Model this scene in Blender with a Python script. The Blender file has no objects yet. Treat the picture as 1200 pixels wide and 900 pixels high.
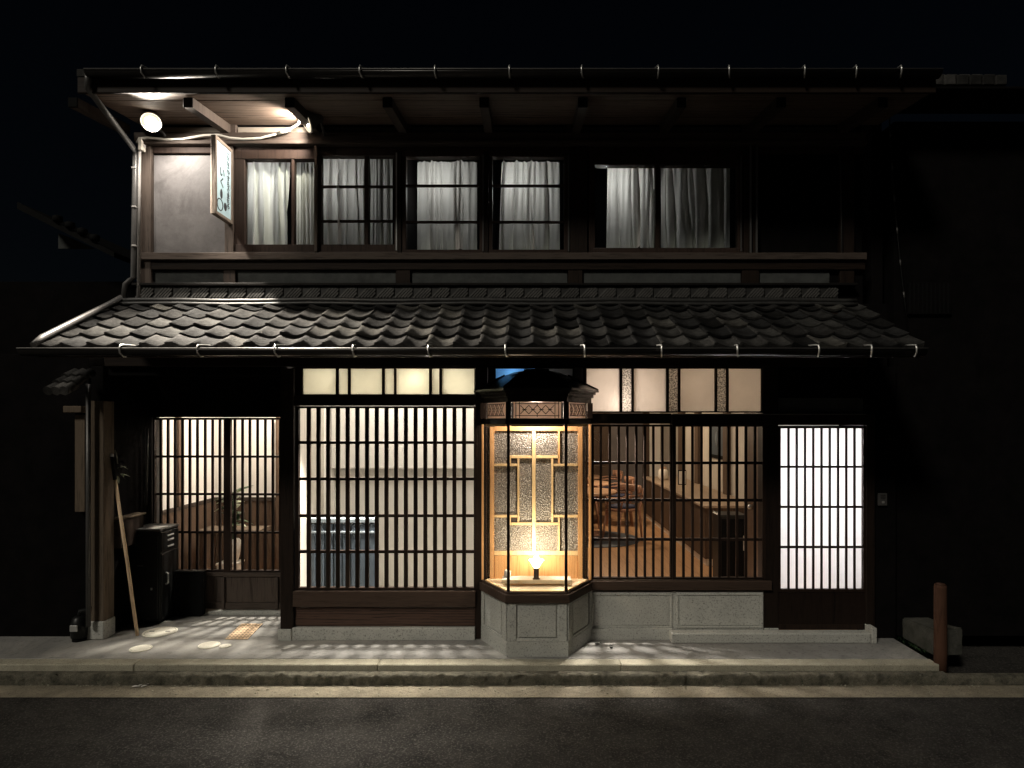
import bpy, bmesh, math, random
from mathutils import Vector, Matrix
random.seed(7)
C = bpy.context.scene.collection
sc = bpy.context.scene
R = math.radians
# ---------------------------------------------------------------- camera, sky, light
D, F, HX, HY, H = 5.138, 745.0, 615.0, 492.0, 1.765
cam_d = bpy.data.cameras.new('camera'); cam = bpy.data.objects.new('camera', cam_d); C.objects.link(cam)
cam.location = (0, -D, H); cam.rotation_euler = (R(90), 0, 0)
cam_d.sensor_width = 36; cam_d.lens = F/1200*36
cam_d.shift_x = (600-HX)/1200; cam_d.shift_y = (HY-450)/1200
cam_d.clip_start = .05; cam_d.clip_end = 3000
sc.camera = cam
sc.view_settings.view_transform = 'Standard'; sc.view_settings.look = 'None'
sc.view_settings.exposure = 0; sc.view_settings.gamma = 1
sc.cycles.use_denoising = True
sc.cycles.max_bounces = 8; sc.cycles.transparent_max_bounces = 24
sc.cycles.sample_clamp_indirect = 4
SUN_EL, SUN_AZ = 40, 36        # weak glow of the street from the front left
w = bpy.data.worlds.new("World"); sc.world = w; w.use_nodes = True
nt = w.node_tree; sky = nt.nodes.new('ShaderNodeTexSky'); sky.sky_type = 'NISHITA'
sky.sun_disc = False; sky.sun_elevation = R(SUN_EL); sky.sun_rotation = R(180+SUN_AZ)
bg = nt.nodes['Background']; nt.links.new(sky.outputs[0], bg.inputs[0]); bg.inputs[1].default_value = .0005
sl = bpy.data.lights.new('sun', 'SUN'); sl.energy = 1.1; sl.angle = R(9); sl.color = (1, .93, .8)
so = bpy.data.objects.new('sun', sl); C.objects.link(so)
dv = Vector((math.sin(R(SUN_AZ))*math.cos(R(SUN_EL)), math.cos(R(SUN_AZ))*math.cos(R(SUN_EL)), -math.sin(R(SUN_EL))))
so.rotation_euler = dv.to_track_quat('-Z', 'Y').to_euler(); so.location = (-4, -8, 8)

def X(px, Y=0): return (px-HX)*(D+Y)/F
def Z(py, Y=0): return H-(py-HY)*(D+Y)/F
def YG(py, z=0): return (H-z)*F/(py-HY)-D        # depth of a ground point

def light(name, kind, loc, power, col, radius=.05, aim=None, **kw):
    l = bpy.data.lights.new(name, kind); l.energy = power; l.color = col
    if kind in ('POINT', 'SPOT'): l.shadow_soft_size = radius
    for k, v in kw.items(): setattr(l, k, v)
    o = bpy.data.objects.new(name, l); C.objects.link(o); o.location = loc
    if aim is not None: o.rotation_euler = Vector(aim).to_track_quat('-Z', 'Y').to_euler()
    return o

# ---------------------------------------------------------------- materials
def new_mat(name):
    m = bpy.data.materials.new(name); m.use_nodes = True
    nt = m.node_tree; return m, nt, nt.nodes['Principled BSDF']
def N(nt, t, **kw):
    n = nt.nodes.new(t)
    for k, v in kw.items():
        if k in n.inputs: n.inputs[k].default_value = v
        else: setattr(n, k, v)
    return n
def coords(nt, scale, rnd=True):
    tc = N(nt, 'ShaderNodeTexCoord'); mp = N(nt, 'ShaderNodeMapping'); mp.inputs['Scale'].default_value = scale
    nt.links.new(tc.outputs['Object'], mp.inputs['Vector'])
    if rnd:
        oi = N(nt, 'ShaderNodeObjectInfo'); cm = N(nt, 'ShaderNodeCombineXYZ')
        ml = N(nt, 'ShaderNodeMath', operation='MULTIPLY'); ml.inputs[1].default_value = 37
        nt.links.new(oi.outputs['Random'], ml.inputs[0])
        for i in range(3): nt.links.new(ml.outputs[0], cm.inputs[i])
        nt.links.new(cm.outputs[0], mp.inputs['Location'])
    return mp.outputs[0]
def ramp(nt, fac, stops):
    r = N(nt, 'ShaderNodeValToRGB'); e = r.color_ramp.elements
    while len(e) > 2: e.remove(e[-1])
    for i, (p, c) in enumerate(stops):
        el = e[i] if i < 2 else e.new(p)
        el.position = p; el.color = (c[0], c[1], c[2], 1) if len(c) == 3 else c
    nt.links.new(fac, r.inputs[0]); return r.outputs[0]
def bump(nt, h, bs, strength=.3, dist=.01):
    b = N(nt, 'ShaderNodeBump'); b.inputs['Strength'].default_value = strength; b.inputs['Distance'].default_value = dist
    nt.links.new(h, b.inputs['Height']); nt.links.new(b.outputs[0], bs.inputs['Normal'])
def jitter(nt, col, amt=.3):
    oi = N(nt, 'ShaderNodeObjectInfo'); mr = N(nt, 'ShaderNodeMapRange')
    mr.inputs['To Min'].default_value = 1-amt; mr.inputs['To Max'].default_value = 1+amt
    nt.links.new(oi.outputs['Random'], mr.inputs['Value'])
    mx = N(nt, 'ShaderNodeVectorMath', operation='SCALE')
    nt.links.new(col, mx.inputs[0]); nt.links.new(mr.outputs[0], mx.inputs['Scale']); return mx.outputs[0]
def wood(name, dark, lite, axis='z', rough=.6, grain=1.0, jit=.15, spec=.14, rings=False):
    m, nt, bs = new_mat(name)
    s = {'x': (1.2, 22, 22), 'y': (22, 1.2, 22), 'z': (22, 22, 1.2)}[axis]
    v = coords(nt, tuple(a*grain for a in s))
    n1 = N(nt, 'ShaderNodeTexNoise', Scale=1.6, Detail=7, Roughness=.65, Distortion=.6); nt.links.new(v, n1.inputs['Vector'])
    n2 = N(nt, 'ShaderNodeTexNoise', Scale=6, Detail=4, Roughness=.6); nt.links.new(v, n2.inputs['Vector'])
    mx = N(nt, 'ShaderNodeMath', operation='ADD'); nt.links.new(n1.outputs[0], mx.inputs[0]); nt.links.new(n2.outputs[0], mx.inputs[1])
    f = mx.outputs[0]
    if rings:
        v2 = coords(nt, (1.3, 9, 9)); wv = N(nt, 'ShaderNodeTexWave', Scale=2.2, Distortion=7, Detail=3, wave_type='RINGS'); wv.inputs['Detail Scale'].default_value = .6
        nt.links.new(v2, wv.inputs['Vector'])
        m3 = N(nt, 'ShaderNodeMath', operation='MULTIPLY_ADD'); m3.inputs[1].default_value = .45; nt.links.new(wv.outputs['Fac'], m3.inputs[0]); nt.links.new(f, m3.inputs[2])
        m4 = N(nt, 'ShaderNodeMath', operation='SUBTRACT'); m4.inputs[1].default_value = .2; nt.links.new(m3.outputs[0], m4.inputs[0]); f = m4.outputs[0]
    c = ramp(nt, f, [(.72, dark), (1.28, lite)])
    nt.links.new(jitter(nt, c, jit), bs.inputs['Base Color'])
    bs.inputs['Roughness'].default_value = rough; bs.inputs['Specular IOR Level'].default_value = spec
    bump(nt, f, bs, .35, .004); return m
def rough_mat(name, dark, lite, scale=8, speck=None, rough=.85, bstr=.4, bd=.006, jit=.08, spec=.3, stain=None):
    m, nt, bs = new_mat(name); v = coords(nt, (1, 1, 1))
    n1 = N(nt, 'ShaderNodeTexNoise', Scale=scale, Detail=8, Roughness=.7); nt.links.new(v, n1.inputs['Vector'])
    n2 = N(nt, 'ShaderNodeTexNoise', Scale=scale*(14 if scale > 9 else 16), Detail=4, Roughness=.7); nt.links.new(v, n2.inputs['Vector'])
    c = ramp(nt, n1.outputs[0], [(.3, dark), (.7, lite)])
    if speck:
        f = ramp(nt, n2.outputs[0], [(.52, (0, 0, 0)), (.68, (1, 1, 1))])
        mx = N(nt, 'ShaderNodeMix', data_type='RGBA'); nt.links.new(f, mx.inputs['Factor']); nt.links.new(c, mx.inputs['A'])
        mx.inputs['B'].default_value = (*speck, 1); c = mx.outputs['Result']
    if stain:
        n3 = N(nt, 'ShaderNodeTexNoise', Scale=scale*.25, Detail=9, Roughness=.75, Distortion=1.5); nt.links.new(v, n3.inputs['Vector'])
        f = ramp(nt, n3.outputs[0], [(.48, (0, 0, 0)), (.66, (.8, .8, .8))])
        mx = N(nt, 'ShaderNodeMix', data_type='RGBA'); nt.links.new(f, mx.inputs['Factor']); nt.links.new(c, mx.inputs['A'])
        mx.inputs['B'].default_value = (*stain, 1); c = mx.outputs['Result']
    nt.links.new(jitter(nt, c, jit), bs.inputs['Base Color'])
    bs.inputs['Roughness'].default_value = rough; bs.inputs['Specular IOR Level'].default_value = spec
    ad = N(nt, 'ShaderNodeMath', operation='ADD'); nt.links.new(n1.outputs[0], ad.inputs[0]); nt.links.new(n2.outputs[0], ad.inputs[1])
    bump(nt, ad.outputs[0], bs, bstr, bd); return m
def plain(name, col, rough=.5, metal=0, spec=.4, emit=None, es=0):
    m, nt, bs = new_mat(name); v = coords(nt, (1, 1, 1))
    n1 = N(nt, 'ShaderNodeTexNoise', Scale=14, Detail=6, Roughness=.6); nt.links.new(v, n1.inputs['Vector'])
    c = ramp(nt, n1.outputs[0], [(.25, tuple(x*.8 for x in col)), (.75, tuple(min(1, x*1.15) for x in col))])
    nt.links.new(c, bs.inputs['Base Color']); bs.inputs['Roughness'].default_value = rough
    bs.inputs['Metallic'].default_value = metal; bs.inputs['Specular IOR Level'].default_value = spec
    if emit: bs.inputs['Emission Color'].default_value = (*emit, 1); bs.inputs['Emission Strength'].default_value = es
    return m
def glass(name, tint=(1, 1, 1), refl=.5):
    m = bpy.data.materials.new(name); m.use_nodes = True; nt = m.node_tree; nt.nodes.clear()
    out = N(nt, 'ShaderNodeOutputMaterial'); tr = N(nt, 'ShaderNodeBsdfTransparent'); gl = N(nt, 'ShaderNodeBsdfGlossy')
    tr.inputs[0].default_value = (*tint, 1); gl.inputs['Roughness'].default_value = .03
    fr = N(nt, 'ShaderNodeFresnel', IOR=1.45); ml = N(nt, 'ShaderNodeMath', operation='MULTIPLY'); ml.inputs[1].default_value = refl
    nt.links.new(fr.outputs[0], ml.inputs[0])
    mx = N(nt, 'ShaderNodeMixShader'); nt.links.new(ml.outputs[0], mx.inputs[0]); nt.links.new(tr.outputs[0], mx.inputs[1]); nt.links.new(gl.outputs[0], mx.inputs[2])
    nt.links.new(mx.outputs[0], out.inputs[0]); return m
def paper(name, col, trans=.75, pattern=0, cloth=False):
    m = bpy.data.materials.new(name); m.use_nodes = True; nt = m.node_tree; nt.nodes.clear()
    out = N(nt, 'ShaderNodeOutputMaterial'); df = N(nt, 'ShaderNodeBsdfDiffuse'); tl = N(nt, 'ShaderNodeBsdfTranslucent')
    v = coords(nt, (1, 1, 1)); n1 = N(nt, 'ShaderNodeTexNoise', Scale=pattern or 5, Detail=5, Roughness=.7); nt.links.new(v, n1.inputs['Vector'])
    lo = .25 if pattern else .9
    c = ramp(nt, n1.outputs[0], [(.45 if pattern else .3, tuple(x*lo for x in col)), (.52 if pattern else .7, col)])
    for b in (df, tl): nt.links.new(c, b.inputs[0])
    if pattern or cloth:
        b = N(nt, 'ShaderNodeBump'); b.inputs['Strength'].default_value = .3; nt.links.new(n1.outputs[0], b.inputs['Height'])
        nt.links.new(b.outputs[0], df.inputs['Normal'])
    mx = N(nt, 'ShaderNodeMixShader'); mx.inputs[0].default_value = trans
    nt.links.new(df.outputs[0], mx.inputs[1]); nt.links.new(tl.outputs[0], mx.inputs[2]); nt.links.new(mx.outputs[0], out.inputs[0]); return m

M = {}
DK, LT = (.006, .004, .003), (.017, .011, .008)
M['dark_v'] = wood('dark_wood_upright', DK, LT, 'z'); M['dark_h'] = wood('dark_wood_level', DK, LT, 'x')
M['bar'] = wood('lattice_wood', (.006, .004, .003), (.018, .011, .008), 'z', .55, 1, .45)
M['brown_v'] = wood('brown_wood_upright', (.028, .021, .017), (.068, .053, .044), 'z'); M['brown_h'] = wood('brown_wood_level', (.028, .021, .017), (.068, .053, .044), 'x')
M['win'] = wood('window_frame_wood', (.014, .009, .007), (.036, .023, .018), 'z')
M['soffit'] = wood('soffit_board', (.058, .039, .029), (.15, .107, .08), 'x', .7, 1.0, .12, .3, True)
M['panel'] = wood('plank_with_figure', (.018, .009, .006), (.075, .042, .03), 'x', .5, 1.0, .05, .3, True)
M['sill'] = wood('sill_wood', (.03, .019, .014), (.06, .04, .03), 'x')
M['post_pale'] = wood('weathered_post', (.05, .039, .028), (.125, .096, .07), 'z', .8)
M['amber'] = wood('amber_wood', (.56, .28, .11), (.76, .43, .19), 'z', .4); M['amber_h'] = wood('amber_wood_level', (.56, .28, .11), (.76, .43, .19), 'x', .4)
M['gold'] = wood('pale_gold_wood', (.74, .5, .24), (.85, .62, .33), 'z', .4)
M['tan'] = wood('tan_handle', (.5, .34, .2), (.68, .5, .33), 'z', .55)
M['room_wood'] = wood('wainscot_wood', (.05, .033, .023), (.1, .068, .048), 'z', .5)
M['floor'] = wood('room_floor', (.3, .16, .08), (.5, .29, .15), 'y', .4, .8)
M['table'] = wood('table_wood', (.34, .2, .12), (.52, .33, .21), 'x', .3)
M['chair'] = wood('chair_wood', (.2, .1, .062), (.36, .2, .13), 'z', .35)
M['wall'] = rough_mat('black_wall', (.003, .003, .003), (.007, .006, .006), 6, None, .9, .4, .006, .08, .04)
M['plaster'] = rough_mat('dull_grey_plaster', (.045, .048, .048), (.085, .09, .086), 7, None, .9, .3, .004, .1, .2, (.04, .041, .04))
M['sheet'] = rough_mat('grey_sheet_panel', (.1, .093, .092), (.15, .141, .139), 9, None, .6, .2, .003, .05, .3, (.065, .06, .058))
M['granite'] = rough_mat('speckled_granite', (.4, .4, .37), (.52, .52, .48), 5, (.15, .15, .14), .7, .35, .003)
M['concrete'] = rough_mat('porch_concrete', (.165, .163, .155), (.265, .26, .247), 2.2, (.125, .122, .115), .75, .35, .004, .02, .35, (.38, .365, .33))
M['edge'] = rough_mat('porch_edge_stone', (.32, .3, .23), (.48, .45, .35), 9, (.12, .11, .085), .85, .6, .008)
M['kerb'] = rough_mat('mossy_kerb', (.05, .05, .038), (.3, .275, .21), 14, (.03, .032, .022), .95, 1.0, .02)
M['road'] = rough_mat('asphalt', (.02, .019, .018), (.05, .047, .043), 5, (.1, .095, .087), .9, .9, .01, 0, .05)
M['lit_road_strip'] = rough_mat('lit_asphalt', (.17, .15, .11), (.34, .3, .22), 7, (.07, .063, .05), .9, .8, .01, 0)  # asphalt tone raised to carry the light along the kerb foot
M['tile'] = rough_mat('grey_roof_tile', (.014, .0136, .0128), (.049, .0475, .045), 22, (.085, .082, .075), .66, .8, .006, .7, .16, (.012, .0115, .011))
for ti, (tf, tc_) in enumerate(((.4, (1, .98, .95)), (.7, (1, 1, 1)), (1, (1, .97, .93)), (1.35, (1, .98, .93)), (1.9, (1, .96, .86)))):
    M['tile%d' % ti] = rough_mat('weathered_tile', tuple(.0125*tf*q for q in tc_), tuple(.046*tf*q for q in tc_), 26, tuple(min(.16, .08*tf)*q for q in tc_), .7, .9, .006, .25, .07, (.012*tf, .0115*tf, .011*tf))
M['ridge'] = rough_mat('ridge_tile', (.018, .018, .018), (.045, .044, .042), 15, None, .45, .3, .003, .2, .4)
M['strip'] = wood('floodlit_strip_wood', (.2, .17, .14), (.32, .28, .235), 'x')  # copy for the plaster strip with floodlight put into its colour
M['ridge_pale'] = rough_mat('ridge_tile_relief', (.06, .058, .055), (.12, .116, .11), 15, None, .5, .3, .003, .2, .4)
M['white'] = rough_mat('white_room_wall', (.74, .71, .66), (.8, .78, .74), 3, None, .9, .1, .002, 0)
M['beige'] = rough_mat('beige_room_wall', (.42, .39, .34), (.5, .47, .42), 3, None, .9, .1, .002, 0)
M['counter_top'] = wood('counter_top_wood', (.22, .16, .11), (.34, .26, .19), 'y', .4)
M['room_grey'] = rough_mat('grey_room_wall', (.16, .15, .15), (.22, .2, .2), 3, None, .9, .1, .002, 0)
M['black_metal'] = plain('black_painted_metal', (.007, .0075, .0075), .42, 0, .3)
M['gutter'] = plain('dark_gutter_metal', (.03, .028, .027), .3, .6)
M['steel'] = plain('galvanised_steel', (.62, .62, .6), .35, .7)
M['pipe'] = plain('grey_pipe', (.1, .097, .094), .4, .3)
M['pipe_pale'] = plain('pale_pipe', (.42, .4, .38), .45)
M['cable'] = plain('cream_cable_sheath', (.55, .52, .46), .5)
M['cover'] = rough_mat('cream_cover', (.72, .69, .58), (.86, .83, .72), 12, (.5, .46, .36), .8, .3, .003, .05)
M['heater'] = plain('blue_grey_heater', (.055, .072, .09), .5)
M['heater_pale'] = plain('pale_heater_trim', (.2, .235, .26), .5)
M['glass'] = glass('clear_glass', (1, 1, 1), .28); M['bay_glass'] = glass('bay_glass', (1, 1, 1), .1); M['win_glass'] = glass('upper_glass', (.92, .95, .93), .25)
M['curtain'] = paper('white_curtain', (.85, .82, .8), .5, 0, True)
M['paper_y'] = paper('yellowish_paper', (.86, .84, .74), .8); M['paper_w'] = paper('frosted_white', (.86, .82, .78), .8)
M['paper_d'] = paper('frosted_door_glass', (.88, .87, .87), .85); M['paper_p'] = paper('pink_paper', (.95, .86, .81), .85)
M['pattern'] = paper('patterned_glass', (.85, .82, .78), .8, 90)
M['blue'] = paper('blue_tinted_pane', (.42, .68, .92), .8)
M['leaf'] = plain('dark_green_leaf', (.035, .07, .03), .4); M['leaf_pale'] = plain('pale_striped_leaf', (.55, .6, .45), .45)
M['lamp_glow'] = plain('lamp_glow', (1, .9, .7), .5, 0, .2, (1, .8, .5), 7)
M['flood_glow'] = plain('floodlight_lens', (1, 1, 1), .3, 0, .2, (1, .93, .78), 30)
M['rim_glow'] = plain('self_lit_reflector', (.6, .57, .5), .3, .3, .4, (1, .85, .6), .9)  # emission stands in for lamp light falling on the reflector rim
M['roof_copper'] = plain('dark_green_copper', (.022, .03, .027), .4, .3, .4)
M['sign_face'] = plain('sign_face', (.44, .6, .66), .5)
M['sign_ink'] = plain('sign_ink', (.03, .03, .035), .6); M['sign_wood'] = wood('sign_frame', (.1, .08, .06), (.2, .16, .13), 'z')
M['rust'] = wood('rusty_post', (.03, .014, .009), (.065, .032, .02), 'z', .8)
M['moss'] = rough_mat('mossy_stone', (.04, .04, .034), (.12, .117, .103), 9, (.04, .05, .03), .95, .8, .015)
M['navy'] = plain('navy_cushion', (.03, .035, .07), .8)
M['cream'] = plain('cream_ceramic', (.75, .72, .66), .4)
M['tray'] = plain('pale_tray', (.85, .72, .5), .5)
M['blackish'] = plain('matt_black', (.006, .006, .006), .8, 0, .08)
m, nt_, bs_ = new_mat('figured_glass')
v_ = coords(nt_, (1, 1, 1)); n_ = N(nt_, 'ShaderNodeTexVoronoi', Scale=95); nt_.links.new(v_, n_.inputs['Vector'])
c_ = ramp(nt_, n_.outputs[0], [(.1, (.44, .4, .34)), (.6, (.15, .135, .115))]); nt_.links.new(c_, bs_.inputs['Base Color'])
bs_.inputs['Roughness'].default_value = .3; bs_.inputs['Specular IOR Level'].default_value = .6; bump(nt_, n_.outputs[0], bs_, 1, .006); M['figured'] = m

# ---------------------------------------------------------------- mesh helpers
def obj(name, me, mat=None, parent=None, loc=None, rot=None):
    if isinstance(me, bmesh.types.BMesh):
        b = me; me = bpy.data.meshes.new(name); bmesh.ops.recalc_face_normals(b, faces=b.faces[:]); b.to_mesh(me); b.free()
    if mat is not None and not me.materials: me.materials.append(M[mat] if isinstance(mat, str) else mat)
    o = bpy.data.objects.new(name, me); C.objects.link(o)
    if parent is not None: o.parent = parent
    if loc is not None: o.location = loc
    if rot is not None: o.rotation_euler = rot
    return o
def add_box(b, x0, x1, y0, y1, z0, z1, mtx=None):
    vs = [b.verts.new(p) for p in ((x0,y0,z0),(x1,y0,z0),(x1,y1,z0),(x0,y1,z0),(x0,y0,z1),(x1,y0,z1),(x1,y1,z1),(x0,y1,z1))]
    for f in ((0,3,2,1),(4,5,6,7),(0,1,5,4),(1,2,6,5),(2,3,7,6),(3,0,4,7)): b.faces.new([vs[i] for i in f])
    if mtx is not None:
        for v in vs: v.co = mtx @ v.co
    return vs
_cache = {}
def box(name, x0, x1, y0, y1, z0, z1, mat, parent=None, bev=.003):
    if x1 < x0: x0, x1 = x1, x0
    if y1 < y0: y0, y1 = y1, y0
    if z1 < z0: z0, z1 = z1, z0
    dx, dy, dz = x1-x0, y1-y0, z1-z0
    key = (round(dx,4), round(dy,4), round(dz,4), mat, bev)
    if key not in _cache:
        b = bmesh.new(); add_box(b, -dx/2, dx/2, -dy/2, dy/2, -dz/2, dz/2)
        bv = min(bev, dx*.3, dy*.3, dz*.3)
        if bv > .0004: bmesh.ops.bevel(b, geom=b.edges[:], offset=bv, segments=1, affect='EDGES')
        me = bpy.data.meshes.new(name); bmesh.ops.recalc_face_normals(b, faces=b.faces[:]); b.to_mesh(me); b.free(); me.materials.append(M[mat]); _cache[key] = me
    return obj(name, _cache[key], None, parent, ((x0+x1)/2, (y0+y1)/2, (z0+z1)/2))
def add_tube(b, pts, r, seg=8, cap=True):
    pts = [Vector(p) for p in pts]; rings = []; up = None
    for i, p in enumerate(pts):
        t = (pts[min(i+1, len(pts)-1)]-pts[max(i-1, 0)]).normalized()
        if up is None: up = Vector((0,0,1)) if abs(t.z) < .9 else Vector((1,0,0))
        u = t.cross(up).normalized(); v = u.cross(t).normalized(); up = v
        rr = r[i] if isinstance(r, (list, tuple)) else r
        rings.append([b.verts.new(p+(u*math.cos(2*math.pi*k/seg)+v*math.sin(2*math.pi*k/seg))*rr) for k in range(seg)])
    for a, c in zip(rings, rings[1:]):
        for k in range(seg): b.faces.new((a[k], a[(k+1)%seg], c[(k+1)%seg], c[k])).smooth = True
    if cap: b.faces.new(rings[0][::-1]); b.faces.new(rings[-1])
def tube(name, pts, r, mat, parent=None, seg=8):
    b = bmesh.new(); add_tube(b, pts, r, seg); return obj(name, b, mat, parent)
def add_lathe(b, prof, seg=20, c=(0,0,0)):
    rings = [[b.verts.new((c[0]+r*math.cos(2*math.pi*k/seg), c[1]+r*math.sin(2*math.pi*k/seg), c[2]+z)) for k in range(seg)] for r, z in prof]
    for a, d in zip(rings, rings[1:]):
        for k in range(seg): b.faces.new((a[k], a[(k+1)%seg], d[(k+1)%seg], d[k])).smooth = True
    b.faces.new(rings[0][::-1]); b.faces.new(rings[-1])
def lathe(name, prof, mat, parent=None, loc=None, seg=20):
    b = bmesh.new(); add_lathe(b, prof, seg); return obj(name, b, mat, parent, loc)
def prism(name, pts, z0, z1, mat, parent=None, top=None):
    b = bmesh.new(); t = top or pts
    lo = [b.verts.new((p[0], p[1], z0)) for p in pts]; hi = [b.verts.new((p[0], p[1], z1)) for p in t]; n = len(pts)
    b.faces.new(lo[::-1]); b.faces.new(hi)
    for i in range(n): b.faces.new((lo[i], lo[(i+1)%n], hi[(i+1)%n], hi[i]))
    return obj(name, b, mat, parent)
def poly_y(name, pts, y0, y1, mat, parent=None):   # outline in x,z given depth
    b = bmesh.new(); f = [b.verts.new((p[0], y0, p[1])) for p in pts]; k = [b.verts.new((p[0], y1, p[1])) for p in pts]; n = len(pts)
    b.faces.new(f); b.faces.new(k[::-1])
    for i in range(n): b.faces.new((f[i], k[i], k[(i+1)%n], f[(i+1)%n]))
    return obj(name, b, mat, parent)
def slat(name, p0, p1, z0, z1, th, mat, parent, off=0, bev=.002):   # board standing between two plan points
    a = Vector((p0[0], p0[1], 0)); c = Vector((p1[0], p1[1], 0)); d = c-a; L = d.length; ang = math.atan2(d.y, d.x)
    n = Vector((math.sin(ang), -math.cos(ang), 0)); mid = (a+c)/2+n*off
    b = bmesh.new(); add_box(b, -L/2, L/2, -th/2, th/2, -(z1-z0)/2, (z1-z0)/2)
    bv = min(bev, th*.3, L*.3)
    bmesh.ops.bevel(b, geom=b.edges[:], offset=bv, segments=1, affect='EDGES')
    return obj(name, b, mat, parent, (mid.x, mid.y, (z0+z1)/2), (0, 0, ang))
def tag(o, label=None, cat=None, group=None, kind=None):
    for k, v in (('label', label), ('category', cat), ('group', group), ('kind', kind)):
        if v: o[k] = v
    return o
def thing(name, label, cat, loc=(0,0,0), rz=0, group=None):
    o = bpy.data.objects.new(name, None); C.objects.link(o); o.location = loc; o.rotation_euler = (0,0,rz); o.empty_display_size = .1
    return tag(o, label, cat, group)
def empty(name, parent):
    o = bpy.data.objects.new(name, None); C.objects.link(o); o.parent = parent; o.empty_display_size = .05; return o
def copy_tree(o, parent=None):
    c = o.copy(); C.objects.link(c); c.parent = parent
    for ch in list(o.children): copy_tree(ch, c)
    return c

# ---------------------------------------------------------------- setting: road, kerb, porch
Y1, Y2, Y3 = -.441, -.555, -.633
def sheet(name, x0, x1, y0, y1, z, mat, thick=None):
    if thick: o = box(name, x0, x1, y0, y1, z-thick, z, mat, None, .008)
    else:
        b = bmesh.new(); b.faces.new([b.verts.new(p) for p in ((x0,y0,z),(x1,y0,z),(x1,y1,z),(x0,y1,z))]); o = obj(name, b, mat)
    return tag(o, kind='structure')
sheet('ground', -400, 400, -400, 400, -.13, 'road')
sheet('road', -60, 60, -6, -.8, -.122, 'road')
sheet('lit_road_strip', -60, 60, -.83, Y3-.001, -.116, 'lit_road_strip')  # edge of the road, light painted in by a paler colour
XL, XR = -4.6, X(1096, -.5)
sheet('porch_floor', XL, XR-.01, Y1, .9, 0, 'concrete', .12)
def rough_strip(name, x0, x1, y0, y1, z0, z1, mat, n=220, amp=.006):
    b = bmesh.new(); rows = []
    prof = [(y0, z0), (y0, z0+(z1-z0)*.5), (y0+.004, z1-.012), (y0+.016, z1), ((y0+y1)/2, z1), (y1, z1)]
    for i in range(n+1):
        x = x0+(x1-x0)*i/n
        rows.append([b.verts.new((x, p[0]+random.gauss(0, amp)*(j < 4), p[1]+random.gauss(0, amp*.6)*(0 < j < 5))) for j, p in enumerate(prof)])
    for a, c in zip(rows, rows[1:]):
        for j in range(len(prof)-1): b.faces.new((a[j], a[j+1], c[j+1], c[j])).smooth = True
    return tag(obj(name, b, mat), kind='structure')
porch_edge = tag(bpy.data.objects.new('porch_edge', None), kind='structure'); C.objects.link(porch_edge)
xx = XL
while xx < XR-.05:
    L = min(random.uniform(1.75, 1.85), XR-xx)
    box('edge_stone', xx, xx+L-.0025, Y2+random.uniform(-.002, .002), Y1-.002, -.1, .002+random.uniform(-.002, .001), 'edge', porch_edge, .006); xx += L
rough_strip('porch_step', XL, X(1100, -.6), Y2-.01, Y2+.03, -.1, -.043, 'kerb', 260, .003)
rough_strip('kerb', -8, X(1112, -.63), Y3, Y2-.008, -.118, -.043, 'kerb', 520, .007)
rough_strip('kerb_continuation', X(1112, -.63)+.002, 8, Y3+.01, Y2, -.118, -.06, 'kerb', 160, .005)
gm = bmesh.new()
for k in range(260):
    x = random.uniform(-3.6, 3.2); y = random.choice((random.uniform(Y3-.03, Y3-.004), random.uniform(-.8, Y3-.01))); s = random.uniform(.003, .008)
    bmesh.ops.create_icosphere(gm, subdivisions=1, radius=s, matrix=Matrix.Translation((x, y, -.114+s*.3)) @ Matrix.Diagonal((1, 1, .6, 1)))
tag(obj('gravel', gm, 'edge'), 'loose grit lying along the foot of the kerb', 'gravel', kind='stuff')
mb = bmesh.new()
for k in range(500):
    x = random.uniform(-3.6, 3.0); y = Y3+random.uniform(-.012, .006); z = random.uniform(-.112, -.075); s = random.uniform(.004, .012)
    for q in range(3):
        a = random.uniform(0, 6.28); d = Vector((math.cos(a)*s, -abs(math.sin(a))*s*.6, s*random.uniform(.3, 1.1)))
        p = Vector((x, y, z)); mb.faces.new([mb.verts.new(p), mb.verts.new(p+Vector((s*.4, 0, 0))), mb.verts.new(p+d)])
tag(obj('moss', mb, 'leaf'), 'dark moss growing on the kerb face', 'moss', kind='stuff')

def cover(px, py, rpx, label):
    y = YG(py); r = rpx*(D+y)/F; t = thing('drain_cover', label, 'cover', (X(px, y), y, .001), 0, 'pale round covers set in the porch floor')
    lathe('rim', [(r, 0), (r, .004), (r*.99, .006), (r*.9, .006), (r*.89, .004), (r*.89, 0)], 'cover', t, None, 32)
    lathe('lid', [(r*.87, 0), (r*.87, .006), (r*.8, .008), (0.001, .008)], 'cover', t, None, 32)
    for s in (-1, 1):
        if r > .1: box('lifting_slot', s*r*.5-.02, s*r*.5+.02, -.008, .008, .006, .0095, 'blackish', t)
    return t
cover(187.5, 741, 18.5, 'largest round cream cover with two lifting slots on the porch floor')
cover(165, 760.5, 12, 'round cream cover nearest the foot of the leaning pole and porch edge')
cover(245, 756.5, 12, 'round cream cover with a tiny cover touching its right side')
cover(264, 757.5, 6.5, 'smallest round cream cover on the porch floor')
y0, y1 = YG(749.5), YG(731.5); xa = [X(264, y0), X(290, y0), X(308, y1), X(283, y1)]
mt = thing('floor_grate', 'tan rectangular perforated grate set slantwise in the porch floor', 'grate', (0, 0, 0))
prism('frame', [(xa[0], y0), (xa[1], y0), (xa[2], y1), (xa[3], y1)], .0015, .006, 'tan', mt)
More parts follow.
